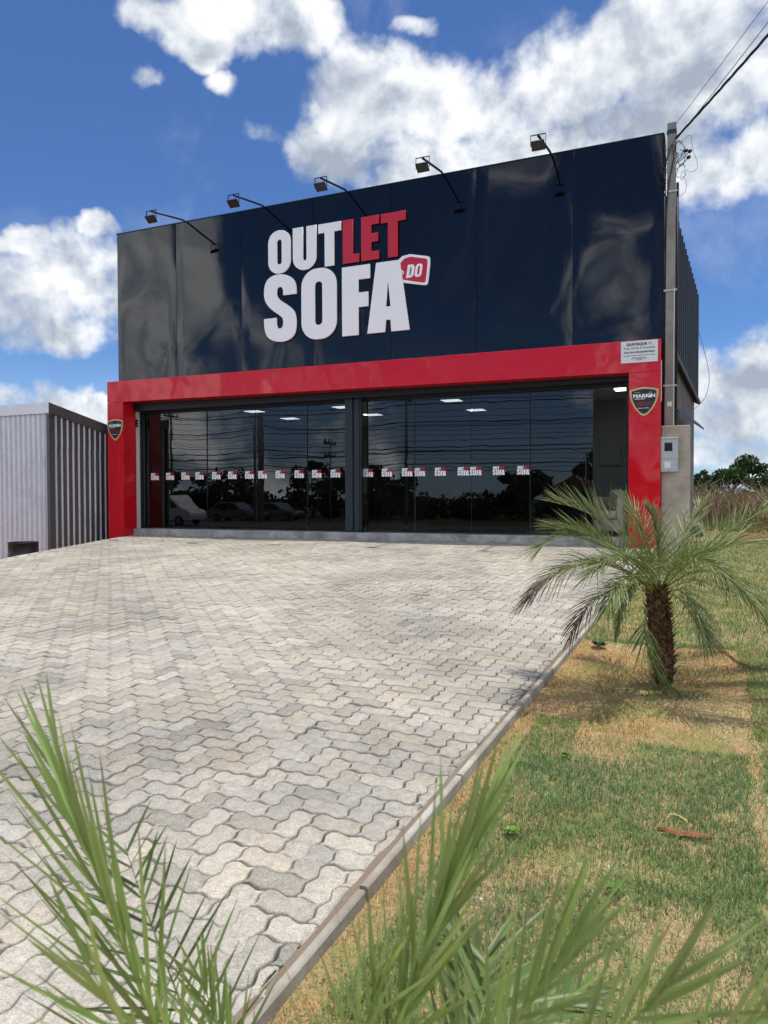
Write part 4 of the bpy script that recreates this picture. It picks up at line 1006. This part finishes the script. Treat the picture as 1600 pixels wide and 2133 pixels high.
FR = [ # control points in image px with depth offset from the trunk, then options
 ([(1372, 1222, 0), (1330, 1130, .0), (1240, 1060, .05), (1165, 1050, .1)], dict(ll=.30, pale=.25, droop=.05, vee=40)),
 ([(1368, 1225, 0), (1310, 1150, -.1), (1220, 1095, -.15), (1150, 1100, -.2)], dict(ll=.27, pale=.15, droop=.1)),
 ([(1366, 1230, 0), (1280, 1130, -.15), (1180, 1080, -.2), (1125, 1145, -.25)], dict(ll=.26, droop=.2, pale=.1)),
 ([(1362, 1235, 0), (1270, 1150, .1), (1180, 1150, .2), (1085, 1262, .25)], dict(ll=.27, droop=.35, tipbrown=.5)),
 ([(1362, 1235, 0), (1280, 1140, -.25), (1170, 1160, -.4), (1110, 1240, -.45)], dict(ll=.25, droop=.4, tipbrown=.35)),
 ([(1360, 1240, 0), (1290, 1200, -.1), (1230, 1230, -.2), (1188, 1328, -.2)], dict(ll=.20, droop=.4, tipbrown=.55)),
 ([(1362, 1238, 0), (1320, 1180, -.35), (1290, 1190, -.55), (1262, 1270, -.6)], dict(ll=.19, droop=.4)),
 ([(1372, 1222, 0), (1360, 1150, .1), (1345, 1100, .2), (1300, 1045, .3)], dict(ll=.26, pale=.1, droop=.05)),
 ([(1374, 1222, 0), (1372, 1140, .0), (1370, 1090, .0), (1352, 1065, .05)], dict(ll=.16, pale=.25, droop=0, a0=25, a1=10)),
 ([(1376, 1222, 0), (1400, 1160, .2), (1420, 1110, .3), (1462, 1048, .4)], dict(ll=.22, pale=.55, droop=.05, a0=40)),
 ([(1378, 1225, 0), (1430, 1170, .3), (1500, 1095, .4), (1630, 1050, .4)], dict(ll=.28, droop=.05)),
 ([(1380, 1225, 0), (1440, 1150, .0), (1530, 1110, .0), (1660, 1120, .0)], dict(ll=.28, droop=.2)),
 ([(1382, 1228, 0), (1450, 1140, -.2), (1560, 1100, -.3), (1660, 1160, -.35)], dict(ll=.27, droop=.25)),
 ([(1382, 1228, 0), (1450, 1170, -.4), (1520, 1170, -.6), (1600, 1290, -.7)], dict(ll=.24, droop=.45)),
 ([(1382, 1232, 0), (1450, 1190, .3), (1540, 1200, .4), (1600, 1300, .4)], dict(ll=.22, droop=.5, tipbrown=.3)),
 ([(1382, 1236, 0), (1430, 1210, -.1), (1450, 1260, -.15), (1470, 1340, -.2)], dict(ll=.20, droop=.6, pale=.1)),
 ([(1382, 1236, 0), (1450, 1230, .1), (1440, 1370, .05), (1590, 1395, .1)], dict(ll=.15, droop=.3, tipbrown=.75, pale=.15)),
 ([(1378, 1225, 0), (1410, 1150, -.4), (1460, 1140, -.6), (1520, 1215, -.65)], dict(ll=.22, droop=.3)),
 ([(1370, 1230, 0), (1340, 1150, -.3), (1290, 1130, -.5), (1225, 1200, -.55)], dict(ll=.22, droop=.3)),
 ([(1350, 1265, -.1), (1330, 1330, -.13), (1350, 1440, -.15), (1490, 1480, -.2)], dict(ll=.17, droop=.3, a0=40)),
 ([(1370, 1225, 0), (1340, 1160, .5), (1300, 1150, .7), (1240, 1190, .8)], dict(ll=.25, droop=.3)),
 ([(1376, 1225, 0), (1410, 1150, .5), (1450, 1150, .8), (1510, 1190, .9)], dict(ll=.25, droop=.3)),
 ([(1364, 1232, 0), (1330, 1190, -.2), (1300, 1230, -.3), (1285, 1320, -.3)], dict(ll=.13, droop=.4, pale=.5, a0=20, a1=10)),
]
for P, o_ in FR:
    kw = dict(n=62, lw=.0068, green=(.17, .22, .065), rr=.007); kw.update(o_); kw['ll'] *= 1.22; kw['jit'] = .2
    frond(palm, [at(x, y, DP+d) for x, y, d in P], **kw)
# the palm right at the viewer's feet: only its upper fronds rise into view
nb_ = at(760, 2900, .95); nb_[2] = lz(nb_[1]); 
npalm = empty('palm_tree', (float(nb_[0]), float(nb_[1]), float(nb_[2])), 'young pygmy date palm right at the bottom edge, only its upper fronds in view', 'palm')
m_ = MB(); base = Vector(ORI[npalm.name]); topc = Vector(at(720, 2620, .95))
m_.tube([base+Vector((0, 0, -.02)), base.lerp(topc, .5), topc], [.06, .07, .05], 14); m_.build('trunk', M['palmbark'], npalm)
tc_ = tuple(topc)
GRN = (.33, .43, .13)
NF = [ # px, py, depth
 ([(600, 2600, .93), (420, 2450, .80), (270, 2000, .72), (124, 1610, .80)], dict(n=34, ll=.26, lw=.0050, a0=30, a1=5, vee=25, droop=.0, hint=(0.3, -1, .4), rr=.0065)),
 ([(600, 2640, .93), (420, 2500, .75), (300, 2200, .62), (190, 2020, .60)], dict(n=13, ll=.22, lw=.0048, a0=36, a1=12, vee=20, droop=.0, hint=(0.2, -1, .3), rr=.004)),
 ([(620, 2600, .95), (560, 2450, .95), (480, 2250, .95), (420, 2030, .95)], dict(n=26, ll=.17, lw=.005, a0=40, a1=14, vee=20, droop=.02, hint=(0.3, -1, .4), rr=.004)),
 ([(690, 2600, .93), (740, 2350, .74), (860, 2000, .62), (1010, 1700, .66)], dict(n=34, ll=.20, lw=.0050, a0=26, a1=5, vee=45, droop=.0, hint=(0, -1, .3), rr=.0075)),
 ([(700, 2600, .93), (760, 2400, .80), (830, 2120, .70), (930, 1880, .66)], dict(n=20, ll=.23, lw=.0042, a0=30, a1=9, vee=30, droop=.0, hint=(0, -1, .2), rr=.004)),
 ([(680, 2600, .93), (700, 2400, .80), (740, 2200, .70), (790, 2030, .66)], dict(n=16, ll=.23, lw=.0042, a0=24, a1=9, vee=30, droop=.0, hint=(0, -1, .2), rr=.004)),
 ([(760, 2600, .93), (930, 2380, .72), (1050, 2150, .62), (1190, 1960, .60)], dict(n=28, ll=.22, lw=.0044, a0=28, a1=10, vee=30, droop=.0, hint=(-.2, -1, .3), rr=.006)),
 ([(780, 2600, .93), (1000, 2420, .66), (1200, 2220, .55), (1420, 2030, .52)], dict(n=24, ll=.18, lw=.0040, a0=34, a1=12, vee=30, droop=.0, hint=(-.2, -1, .5), rr=.005, pale=.12)),
 ([(790, 2620, .93), (1100, 2480, .60), (1400, 2290, .48), (1620, 2080, .46)], dict(n=18, ll=.16, lw=.0036, a0=40, a1=14, vee=30, droop=.0, hint=(-.2, -1, .5), rr=.005)),
 ([(770, 2620, .93), (950, 2250, .95), (1100, 2010, 1.05), (960, 1955, 1.15)], dict(n=28, ll=.19, lw=.009, a0=60, a1=30, vee=5, droop=.15, hint=(0, -.4, 1), rr=.005, green=(.12, .18, .045))),
 ([(770, 2640, .93), (850, 2400, 1.0), (1000, 2150, 1.1), (1230, 2060, 1.2)], dict(n=34, ll=.17, lw=.009, a0=60, a1=30, vee=5, droop=.15, hint=(0, -.4, 1), rr=.005, green=(.12, .18, .045))),
 ([(640, 2640, .93), (500, 2450, 1.0), (400, 2250, 1.05), (320, 2100, 1.2)], dict(n=16, ll=.18, lw=.006, a0=60, a1=30, vee=5, droop=.15, hint=(0, -.4, 1), rr=.005, green=(.12, .18, .045))),
 ([(600, 2640, .93), (480, 2350, 1.0), (330, 1990, 1.0), (260, 1760, 1.0)], dict(n=22, ll=.17, lw=.0052, a0=60, a1=38, vee=-10, droop=.05, hint=(0.3, -.8, .4), rr=.003, green=(.14, .21, .06))),
]
for P, o_ in NF:
    kw = dict(green=GRN, start=.1, seg=4, jit=.06); kw.update(o_)
    frond(npalm, [at(x, y, d) for x, y, d in P], **kw)
# ------------------------------------------------------------------ small things on the lawn
def lawn_at(px, py):
    r = ray(px, py); t = (Z0-.05-CAM[2]+SL*CAM[1])/(r[2]-SL*r[1]); return CAM+r*t
def weed(px, py, s_, lb, n=22, col=(.14, .26, .05)):
    p = lawn_at(px, py); p[2] = lz(p[1])
    r_ = empty('weed', p, lb, 'weed', 'broad leaved weeds in the lawn'); V = []; F = []; T_ = []
    for k in range(n):
        a = k*2.4; l = s_*rng.uniform(.4, .9); up = rng.uniform(.3, 1.0); d = np.array([math.cos(a), math.sin(a), up]); d /= np.linalg.norm(d); sd = np.array([-math.sin(a), math.cos(a), 0])*l*.24
        b = len(V); q = p+[0, 0, .018]
        V += [q+d*l*.15, q+d*l*.5-sd, q+d*l*.62+[0, 0, .004], q+d*l*.5+sd, q+d*l-[0, 0, l*.12], q+d*l*.85-sd*.7, q+d*l*.85+sd*.7]
        F += [(b, b+1, b+2), (b, b+2, b+3), (b+1, b+5, b+2), (b+2, b+6, b+3), (b+5, b+4, b+2), (b+2, b+4, b+6)]
        T_ += [np.array(col)*rng.uniform(.7, 1.3)]*7
    mesh_np('leaves', np.array(V), None, M['leaf'], np.array(T_), np.array(F), parent=r_)
weed(1065, 1745, .045, 'bright green round leaved weed nearest the kerb in the foreground lawn', 24, (.20, .36, .06))
weed(1178, 1583, .05, 'low weed just below the dry turf rectangle', 20)
weed(1278, 1868, .05, 'green weed at the foot of the foreground lawn among frond tips', 24, (.12, .26, .05))
weed(1248, 1352, .10, 'bushy dark weed on the dry turf left of the palm trunk', 46, (.05, .11, .03))
p = lawn_at(1425, 1748); bk = MB(); n = 12
ax = nrm(lawn_at(1482, 1755)-lawn_at(1368, 1738)); Lb = np.linalg.norm(lawn_at(1482, 1755)-lawn_at(1368, 1738)); sd = np.array([-ax[1], ax[0], 0]); vs = []
for i in range(n+1):
    u = i/n-.5; wd = .017*(1-abs(2*u)**2.2)+.002+rng.uniform(-.002, .002); c = p+ax*u*Lb+[0, 0, .022+.004*math.sin(i)]
    vs += [c-sd*wd, c-sd*wd*.5+[0, 0, .009], c+sd*wd*.4+[0, 0, .007+rng.uniform(0, .004)], c+sd*wd, c-[0, 0, .008]]
bk.add(vs, [(5*i+j, 5*i+(j+1) % 5, 5*i+5+(j+1) % 5, 5*i+5+j) for i in range(n) for j in range(5)])
tag(bk.build('bark_piece', M['wood']), 'reddish brown strip of dead palm bark lying on the green turf', 'bark')
p = lawn_at(1405, 1715); m_ = MB()
for k in range(4): m_.tube(smooth_path([p+[-.03, -.01*k, .02], p+[rng.uniform(-.02, 0), .012*k, .035], p+[.02, 0.01, .03], p+[.05, -.02+.008*k, .02]], 2), .0012, 4)
tag(m_.build('dry_twig', M['gold']), 'pale dry grass twig lying just above the bark strip', 'twig')
p = lawn_at(1000, 1884); m_ = MB(); m_.tube([p+[-.008, .004, .018], p+[.010, -.006, .02]], .0036, 8); tag(m_.build('cigarette_butt', M['paper']), 'white cigarette butt in the dry turf near the kerb', 'litter')
p = lawn_at(1402, 1420); m_ = MB(); vs = [p+[rng.uniform(-.035, .035), rng.uniform(-.03, .03), .02+rng.uniform(0, .03)] for k in range(9)]; m_.add(vs, [(0, 1, 2), (2, 3, 4), (4, 5, 6), (6, 7, 8), (0, 2, 4), (4, 6, 8), (1, 3, 5)]); tag(m_.build('paper_scrap', M['paper']), 'crumpled white paper scrap at the foot of the palm trunk', 'litter')
def rock(name, c, s_, matl, lb=None, cat=None):
    m_ = MB(); P = []; n = 9
    for i in range(1, 6):
        for j in range(n):
            th_ = math.pi*i/6; ph = 2*math.pi*j/n; rr_ = s_*rng.uniform(.75, 1.1); P.append((c[0]+rr_*math.sin(th_)*math.cos(ph), c[1]+rr_*math.sin(th_)*math.sin(ph), c[2]+rr_*.7*math.cos(th_)))
    P += [(c[0], c[1], c[2]+s_*.65), (c[0], c[1], c[2]-s_*.6)]
    fs = [(i*n+j, i*n+(j+1) % n, (i+1)*n+(j+1) % n, (i+1)*n+j) for i in range(4) for j in range(n)]+[(45, (j+1) % n, j) for j in range(n)]+[(46, 36+j, 36+(j+1) % n) for j in range(n)]
    m_.add(P, fs); o = m_.build(name, M[matl]); tag(o, lb, cat); return o
rock('stone', lawn_at(545, 2108)+[0, 0, .03], .035, 'stone', 'broken pale concrete lump at the near end of the kerb', 'stone')
rock('stone', hit(1446, 1112, 1, 1.4)+[.0, 0, .08], .22, 'block', 'dark rubble block at the base of the side wall behind the pier', 'rubble')
# ------------------------------------------------------------------ vegetation beyond the building
def leafcloud(centers, radii, n, size, cols, parent, name='crown', flat=.7):
    N = n; ci = rng.integers(0, len(centers), N); c = np.array(centers)[ci]; r = np.array(radii)[ci][:, None]
    d = nrm(rng.normal(0, 1, (N, 3))); rad = rng.random((N, 1))**.45; p = c+d*r*rad*np.array([1, 1, flat])
    a = nrm(rng.normal(0, 1, (N, 3))); b = nrm(np.cross(a, rng.normal(0, 1, (N, 3)))); s_ = size*rng.uniform(.5, 1.4, (N, 1))
    V = np.stack([p-a*s_, p+b*s_*.55, p+a*s_, p-b*s_*.55], 1).reshape(-1, 3); i = np.arange(N)*4
    cc = np.array(cols)[rng.integers(0, len(cols), N)]*rng.uniform(.7, 1.3, (N, 1))
    return mesh_np(name, V, np.c_[i, i+1, i+2, i+3], M['leaf'], np.repeat(cc, 4, 0), parent=parent)
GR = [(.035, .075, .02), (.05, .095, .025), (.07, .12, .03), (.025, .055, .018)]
def tree(x, y, z, h, r, lb, n=4000, size=.09, lean=0., cols=GR, name='tree', group='trees on the waste ground', crown0=.45, cat='tree', nclump=14):
    t = empty(name, (x, y, z), lb, cat, group); m_ = MB()
    top = np.array([x+lean, y, z+h*crown0]); m_.tube(smooth_path([(x, y, z-.2), (x+lean*.3+.1, y, z+h*crown0*.5), top], 2), [.045*h*(1-.5*k/9) for k in range(12)][:len(smooth_path([(0, 0, 0), (0, 0, 0), (0, 0, 0)], 2))], 7)
    cs, rs = [], []
    for k in range(nclump):
        a = k*2.4; rr_ = r*rng.uniform(.25, .85); zz_ = z+h*(crown0+(1-crown0)*rng.uniform(.1, .85)*(1-.35*(rr_/r)**2)); c = np.array([x+lean+rr_*math.cos(a), y+rr_*math.sin(a), zz_]); cs.append(c); rs.append(r*rng.uniform(.2, .38))
        mid = (top+c)/2+[0, 0, -.08*h]; lm = MB(); lm.tube(smooth_path([top-[0, 0, h*.08*rng.random()], mid, c], 2), .009*h, 5); lm.build('limb', M['bark'], t, smooth=True)
    m_.build('trunk', M['bark'], t, smooth=True); leafcloud(cs, rs, n, size, cols, t); return t
def gpt(px, py, depth, y_=None):
    p = at(px, py, depth); return p
def gtree(px, depth, toppy, r, lb, **k):
    p = at(px, 1040, depth); z = gz(p[0], p[1]); zt_ = at(px, toppy, depth)[2]; return tree(p[0], p[1], z, zt_-z, r, lb, **k)
gtree(1525, 34, 948, 1.45, 'rounded dark green tree standing alone on the skyline right of the shop', n=6500, size=.075, crown0=.4)
gtree(1452, 30, 968, .55, 'slim green tree hard against the corner of the side wall', n=2500, size=.07, crown0=.3)
gtree(1478, 38, 985, .7, 'small pale green tree between the wall corner and the rounded tree', n=2500, size=.07, crown0=.35, cols=[(.07, .13, .03), (.10, .15, .04)])
gtree(1592, 32, 985, 1.0, 'thin scrubby tree at the right edge of the frame', n=2200, size=.06, crown0=.35, cols=[(.06, .08, .03), (.10, .10, .045)])
gtree(1640, 30, 975, 1.4, 'dense bush half out of frame at the far right', n=4000, size=.08, crown0=.2)
def brush():
    N = 15000; y = 9+rng.random(N)**1.2*24; x = -1.2+rng.random(N)*(y*.30+7)
    z = np.array([gz(a, b) for a, b in zip(x, y)]); hh = rng.uniform(.5, 1.0, N)*(.45+vnoise(x, y, .5, 21)*1.2)
    az_ = rng.uniform(0, 6.28, N); ln = rng.uniform(.1, 1.1, N); w_ = rng.uniform(.008, .02, N)
    b = np.c_[x, y, z-.03]; m = b+np.c_[np.cos(az_)*ln*hh*.35, np.sin(az_)*ln*hh*.35, hh*.6]; tp = b+np.c_[np.cos(az_)*ln*hh, np.sin(az_)*ln*hh, hh]
    W_ = np.c_[w_, w_*.3, np.zeros(N)]; V = np.stack([b-W_, b+W_, m+W_*.8, m-W_*.8, tp], 1).reshape(-1, 3); i = np.arange(N)*5
    cols = np.array([(.30, .22, .12), (.22, .15, .08), (.38, .30, .18), (.12, .13, .05), (.16, .11, .07)])[rng.integers(0, 5, N)]*rng.uniform(.7, 1.2, (N, 1))
    o = mesh_np('dry_brush', V, np.c_[i, i+1, i+2, i+3], M['grass'], np.repeat(cols, 5, 0), np.c_[i+3, i+2, i+4]); tag(o, 'tall dry brown grass and stalks on the waste ground', 'dry grass', kind='stuff')
    N = 9000; y = 5.5+rng.random(N)**1.3*9; x = -.4+rng.random(N)*6; z = np.array([gz(a, b) for a, b in zip(x, y)]); keep = vnoise(x, y, .9, 33) > .35; x, y, z = x[keep], y[keep], z[keep]; N = len(x)
    hh = rng.uniform(.08, .3, N); az_ = rng.uniform(0, 6.28, N); b = np.c_[x, y, z-.02]; tp = b+np.c_[np.cos(az_)*hh*.5, np.sin(az_)*hh*.5, hh]; W_ = np.c_[np.full(N, .012), np.zeros(N), np.zeros(N)]
    V = np.stack([b-W_, b+W_, tp], 1).reshape(-1, 3); i = np.arange(N)*3; cols = np.array([(.14, .20, .05), (.20, .24, .07), (.25, .22, .10)])[rng.integers(0, 3, N)]*rng.uniform(.7, 1.2, (N, 1))
    tag(mesh_np('rough_grass', V, None, M['grass'], np.repeat(cols, 3, 0), np.c_[i, i+1, i+2]), 'short green rough grass at the edge of the red earth', 'grass', kind='stuff')
    # tangle of low bushes as one mass behind the stalks
    cs = []; rs = []
    for k in range(90):
        yy = rng.uniform(17, 45); xx = rng.uniform(-1.5, yy*.3+9); r = rng.uniform(.5, 1.1); cs.append((xx, yy, gz(xx, yy)+r*.55)); rs.append(r)
    o = leafcloud(cs, rs, 42000, .07, [(.06, .075, .03), (.10, .085, .045), (.04, .06, .02), (.14, .11, .06), (.08, .10, .035)], None, 'scrub', .8); tag(o, 'tangled olive and brown scrub behind the dry grass', 'scrub', kind='stuff')
    m_ = MB()
    for k in range(240):
        yy = rng.uniform(10, 26); xx = rng.uniform(-.8, yy*.16+2.2); z_ = gz(xx, yy); h = rng.uniform(.5, 1.45); dx_, dy_ = rng.normal(0, .45, 2)
        m_.tube(smooth_path([(xx, yy, z_), (xx+dx_*.1, yy+dy_*.3, z_+h*.7), (xx+dx_+rng.normal(0, .12), yy+dy_, z_+h)], 2), rng.uniform(.003, .007), 4, caps=False)
    tag(m_.build('bare_stalks', M['stalk']), 'pale bare stems sticking out of the dry grass', 'stems', kind='stuff')
    m_ = MB()
    for k in range(120):
        p = np.array([rng.normal(1.1, .8), rng.normal(6.3, .5), 0]); p[2] = gz(p[0], p[1]); s_ = rng.uniform(.03, .09)
        Mx = Matrix.Translation(p) @ Matrix.Rotation(rng.uniform(0, 6), 4, 'Z') @ Matrix.Rotation(rng.uniform(0, 1), 4, 'X'); m_.box(-s_, s_, -s_*.5, s_*.5, 0, s_*.5, M=Mx)
    tag(m_.build('brick_rubble', M['brick']), 'scatter of broken orange bricks on the red earth', 'rubble', kind='stuff')
brush()
# ------------------------------------------------------------------ the street in front (seen in the glass)
V = [(-300, -31, -1.03), (300, -31, -1.03), (300, -22.5, -1.03), (-300, -22.5, -1.03)]
tag(mesh_np('road', np.array(V), np.array([(0, 1, 2, 3)]), M['tarmac']), kind='structure')
def street_pole(x, y, h, lb, thick=.17):
    z = gz(x, y); r_ = empty('street_pole', (x, y, z), lb, 'pole', 'power poles along the street'); m_ = MB(); m_.tube([(x, y, z-.1), (x, y, z+h)], [thick, thick*.65], 8); m_.build('shaft', M['pole'], r_, smooth=True)
    for zz_ in (h-.4, h-1.3):
        m_ = MB(); m_.box(x-.06, x+.06, y-.9, y+.9, z+zz_, z+zz_+.1); ca_ = m_.build('crossarm', M['dark'], r_)
        m_ = MB(); [m_.tube([(x, y+q, z+zz_+.1), (x, y+q, z+zz_+.26)], .05, 6) for q in (-.8, -.3, .3, .8)]; m_.build('insulators', M['dark'], ca_)
    return r_
for i, (x, y, h, th_) in enumerate([(mx(358, -33), -33., 9.6, .14), (mx(540, -31.5), -31.5, 9.8, .26), (mx(693, -34), -34, 6.2, .08), (8.2, -21.6, 9.6, .17), (mx(843, -33), -33., 9.8, .13)]):
    street_pole(x, y, h, ['power pole mirrored at the left end of the glass front', 'thick power pole mirrored between the second and third panes', 'thin pole mirrored just left of the steel post', 'street power pole behind the viewer that carries the service cables', 'power pole mirrored in the first pane right of the steel post'][i], th_)
k = 0
XA, XB, XC = mx(358, -33), mx(540, -31.5), mx(843, -33)
for py_ in (838, 846, 856, 869, 876, 884, 893, 899, 906, 914, 923, 933, 939, 945, 949, 953, 958, 966, 974, 981):
    yy_ = -32+rng.uniform(-.6, .6); zz_ = hit(640, py_, 1, -yy_+.58)[2]+1.0; r_ = (.014, .022, .034)[k % 3] if k % 4 else .012
    pts = []
    for x0_, x1_ in ((-80, XA), (XA, XB), (XB, XC), (XC, 30)):
        c = catenary((x0_, yy_, zz_-1.0+.12*math.sin(x0_+k)), (x1_, yy_, zz_-1.0+.12*math.sin(x1_+k)), .28+.12*math.sin(k*1.7), 10); pts += c if not pts else c[1:]
    wire('power_line', pts, r_, 'black overhead line running along the street, mirrored in the glass', group='overhead lines mirrored in the glass', n=4); k += 1
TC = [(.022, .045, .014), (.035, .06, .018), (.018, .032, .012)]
for i, (x, y, h, r) in enumerate([(-44, -47, 5.0, 4.2), (-33, -46, 6.2, 3.6), (-25, -44, 5.2, 3.4), (-13.5, -46, 5.0, 3.0), (-6.5, -44, 6.4, 2.6), (2.2, -41, 5.5, 2.4), (4.5, -40, 5.0, 2.8), (9.5, -43, 6.2, 3.0), (-55, -50, 6, 4), (16, -46, 6, 4)]):
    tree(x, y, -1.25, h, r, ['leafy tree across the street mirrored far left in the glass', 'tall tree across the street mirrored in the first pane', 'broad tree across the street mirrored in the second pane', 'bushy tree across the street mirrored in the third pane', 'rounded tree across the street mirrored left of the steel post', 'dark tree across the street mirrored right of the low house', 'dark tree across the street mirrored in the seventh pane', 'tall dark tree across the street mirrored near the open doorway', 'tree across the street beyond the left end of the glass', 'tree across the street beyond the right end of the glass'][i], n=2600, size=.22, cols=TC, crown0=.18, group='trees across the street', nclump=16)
hd_c = []; hd_r = []
for k in range(150):
    xx = rng.uniform(-75, 25); yy = rng.uniform(-56, -45.5); r = rng.uniform(.8, 1.7); hd_c.append((xx, yy, -1.2+r*.75)); hd_r.append(r)
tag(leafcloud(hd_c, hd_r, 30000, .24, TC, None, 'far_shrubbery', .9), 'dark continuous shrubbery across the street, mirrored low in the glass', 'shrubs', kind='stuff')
# tall palm across the street
tp_ = empty('palm_tree', (-1.6, -40, -1.2), 'tall palm across the street mirrored in the glass right of the post', 'palm'); m_ = MB(); m_.tube([(-1.6, -40, -1.3), (-1.5, -40, 1.2), (-1.6, -40, 3.2)], [.2, .15, .13], 8); m_.build('trunk', M['bark'], tp_)
for k in range(12):
    a = k*.5236; c = np.array([-1.6, -40, 3.2]); d = np.array([math.cos(a), math.sin(a), 0]); up = .5+.7*(k % 3)
    frond(tp_, [c, c+d*.6+[0, 0, up*.8], c+d*1.4+[0, 0, up*.6], c+d*2.0+[0, 0, -.5]], n=22, ll=.55, lw=.06, green=(.03, .055, .02), rr=.03, seg=3)
ho = empty('house', (3.4, -52, -1.2), 'low tiled roof house across the street mirrored in the right bay of glass', 'house')
m_ = MB(); m_.box(-2.0, 6.5, -56, -50, -1.4, 1.6); m_.build('wall', M['wall'], ho)
m_ = MB(); m_.prism([(-2.8, 1.6), (7.3, 1.6), (7.3, 1.72), (2.3, 3.1), (-2.8, 1.72)], -56.5, -49.4); m_.build('roof', M['tile'], ho)
m_ = MB(); m_.box(-.8, .4, -49.99, -49.93, -.2, .9); m_.box(3.2, 4.6, -49.99, -49.93, -.2, .9); m_.build('window', M['carglass'], ho)
m_ = MB(); m_.box(1.4, 2.3, -49.99, -49.92, -1.3, .9); m_.build('door', M['dark'], ho)
h2 = empty('house', (-9.5, -49, -1.2), 'small house with clay roof across the street mirrored left of the steel post', 'house')
m_ = MB(); m_.box(-12, -7, -52, -47, -1.4, 1.2); m_.build('wall', M['block'], h2); m_ = MB(); m_.prism([(-12.6, 1.2), (-6.4, 1.2), (-9.5, 2.4)], -52.5, -46.5); m_.build('roof', M['tile'], h2)
m_ = MB(); m_.box(-11, -9.8, -46.99, -46.93, -.2, .8); m_.build('window', M['carglass'], h2)
def car(x, y, z, L, H, Wd, body, lb, van=False):
    r_ = empty('parked_car' if not van else 'parked_van', (x, y, z), lb, 'van' if van else 'car', 'vehicles parked across the street')
    if van: P = [(-L/2, .35), (L/2, .35), (L/2, .8), (L/2-.1, .95), (L/2-.75, 1.1), (L/2-1.35, H-.12), (L/2-1.7, H), (-L/2+.25, H), (-L/2, H-.35)]
    else: P = [(-L/2, .3), (L/2, .3), (L/2, .62), (L/2-.2, .8), (L/2-1.1, .92), (L/2-1.75, H-.05), (L/2-2.1, H), (-L/2+1., H), (-L/2+.35, .95), (-L/2, .88)]
    P = softs(P, {0, 1}); m_ = MB(); m_.prism([(x+a, z+b) for a, b in P], y-Wd/2, y+Wd/2); b_ = m_.build('body', M[body], r_, bevel=.05)
    for sd_, yy_ in ((1, y+Wd/2+.012), (-1, y-Wd/2-.012)):
        if van: wn_ = [[(L/2-1.45, 1.12), (L/2-1.0, 1.12), (L/2-1.45, H-.25)], [(L/2-1.55, 1.12), (L/2-1.55, H-.25), (.0, H-.22), (.0, 1.12)], [(-.12, 1.12), (-.12, H-.22), (-L/2+.45, H-.3), (-L/2+.3, 1.12)]]
        else: wn_ = [[(L/2-1.3, .95), (L/2-1.85, H-.14), (L/2-2.2, H-.1), (L/2-2.2, .95)], [(L/2-2.28, .95), (L/2-2.28, H-.1), (-L/2+1.05, H-.12), (-L/2+.6, .98)]]
        for q in wn_: m_ = MB(); m_.prism([(x+a, z+b) for a, b in q], yy_-.01, yy_+.01); m_.build('window', M['carglass'], r_)
        for wx in (-L/2+.8, L/2-.85):
            m_ = MB(); m_.tube([(x+wx, yy_-.12*sd_, z+.32), (x+wx, yy_+.02*sd_, z+.32)], .32, 20); wh = m_.build('wheel', M['rubber'], r_)
            m_ = MB(); m_.tube([(x+wx, yy_+.02*sd_, z+.32), (x+wx, yy_+.035*sd_, z+.32)], .19, 14); m_.build('rim', M['silver'], wh)
    for sy_ in (-1, 1):
        m_ = MB(); m_.box(x+L/2-.12, x+L/2+.02, y+sy_*(Wd/2-.25)-.15, y+sy_*(Wd/2-.25)+.15, z+.6, z+.74); m_.build('headlight', M['plast_w'], r_)
car(mx(352, -24.6)+.2, -24.6, -1.02, 4.3, 1.95, 1.75, 'carpaint', 'white van parked on the street, mirrored at the left end of the glass', True)
car(mx(497, -36), -36, -1.12, 4.3, 1.5, 1.72, 'silver', 'silver car parked on the street, mirrored in the second pane')
car(mx(572, -37.5), -37.5, -1.14, 4.4, 1.5, 1.72, 'silver', 'grey car parked on the street, mirrored in the third pane')
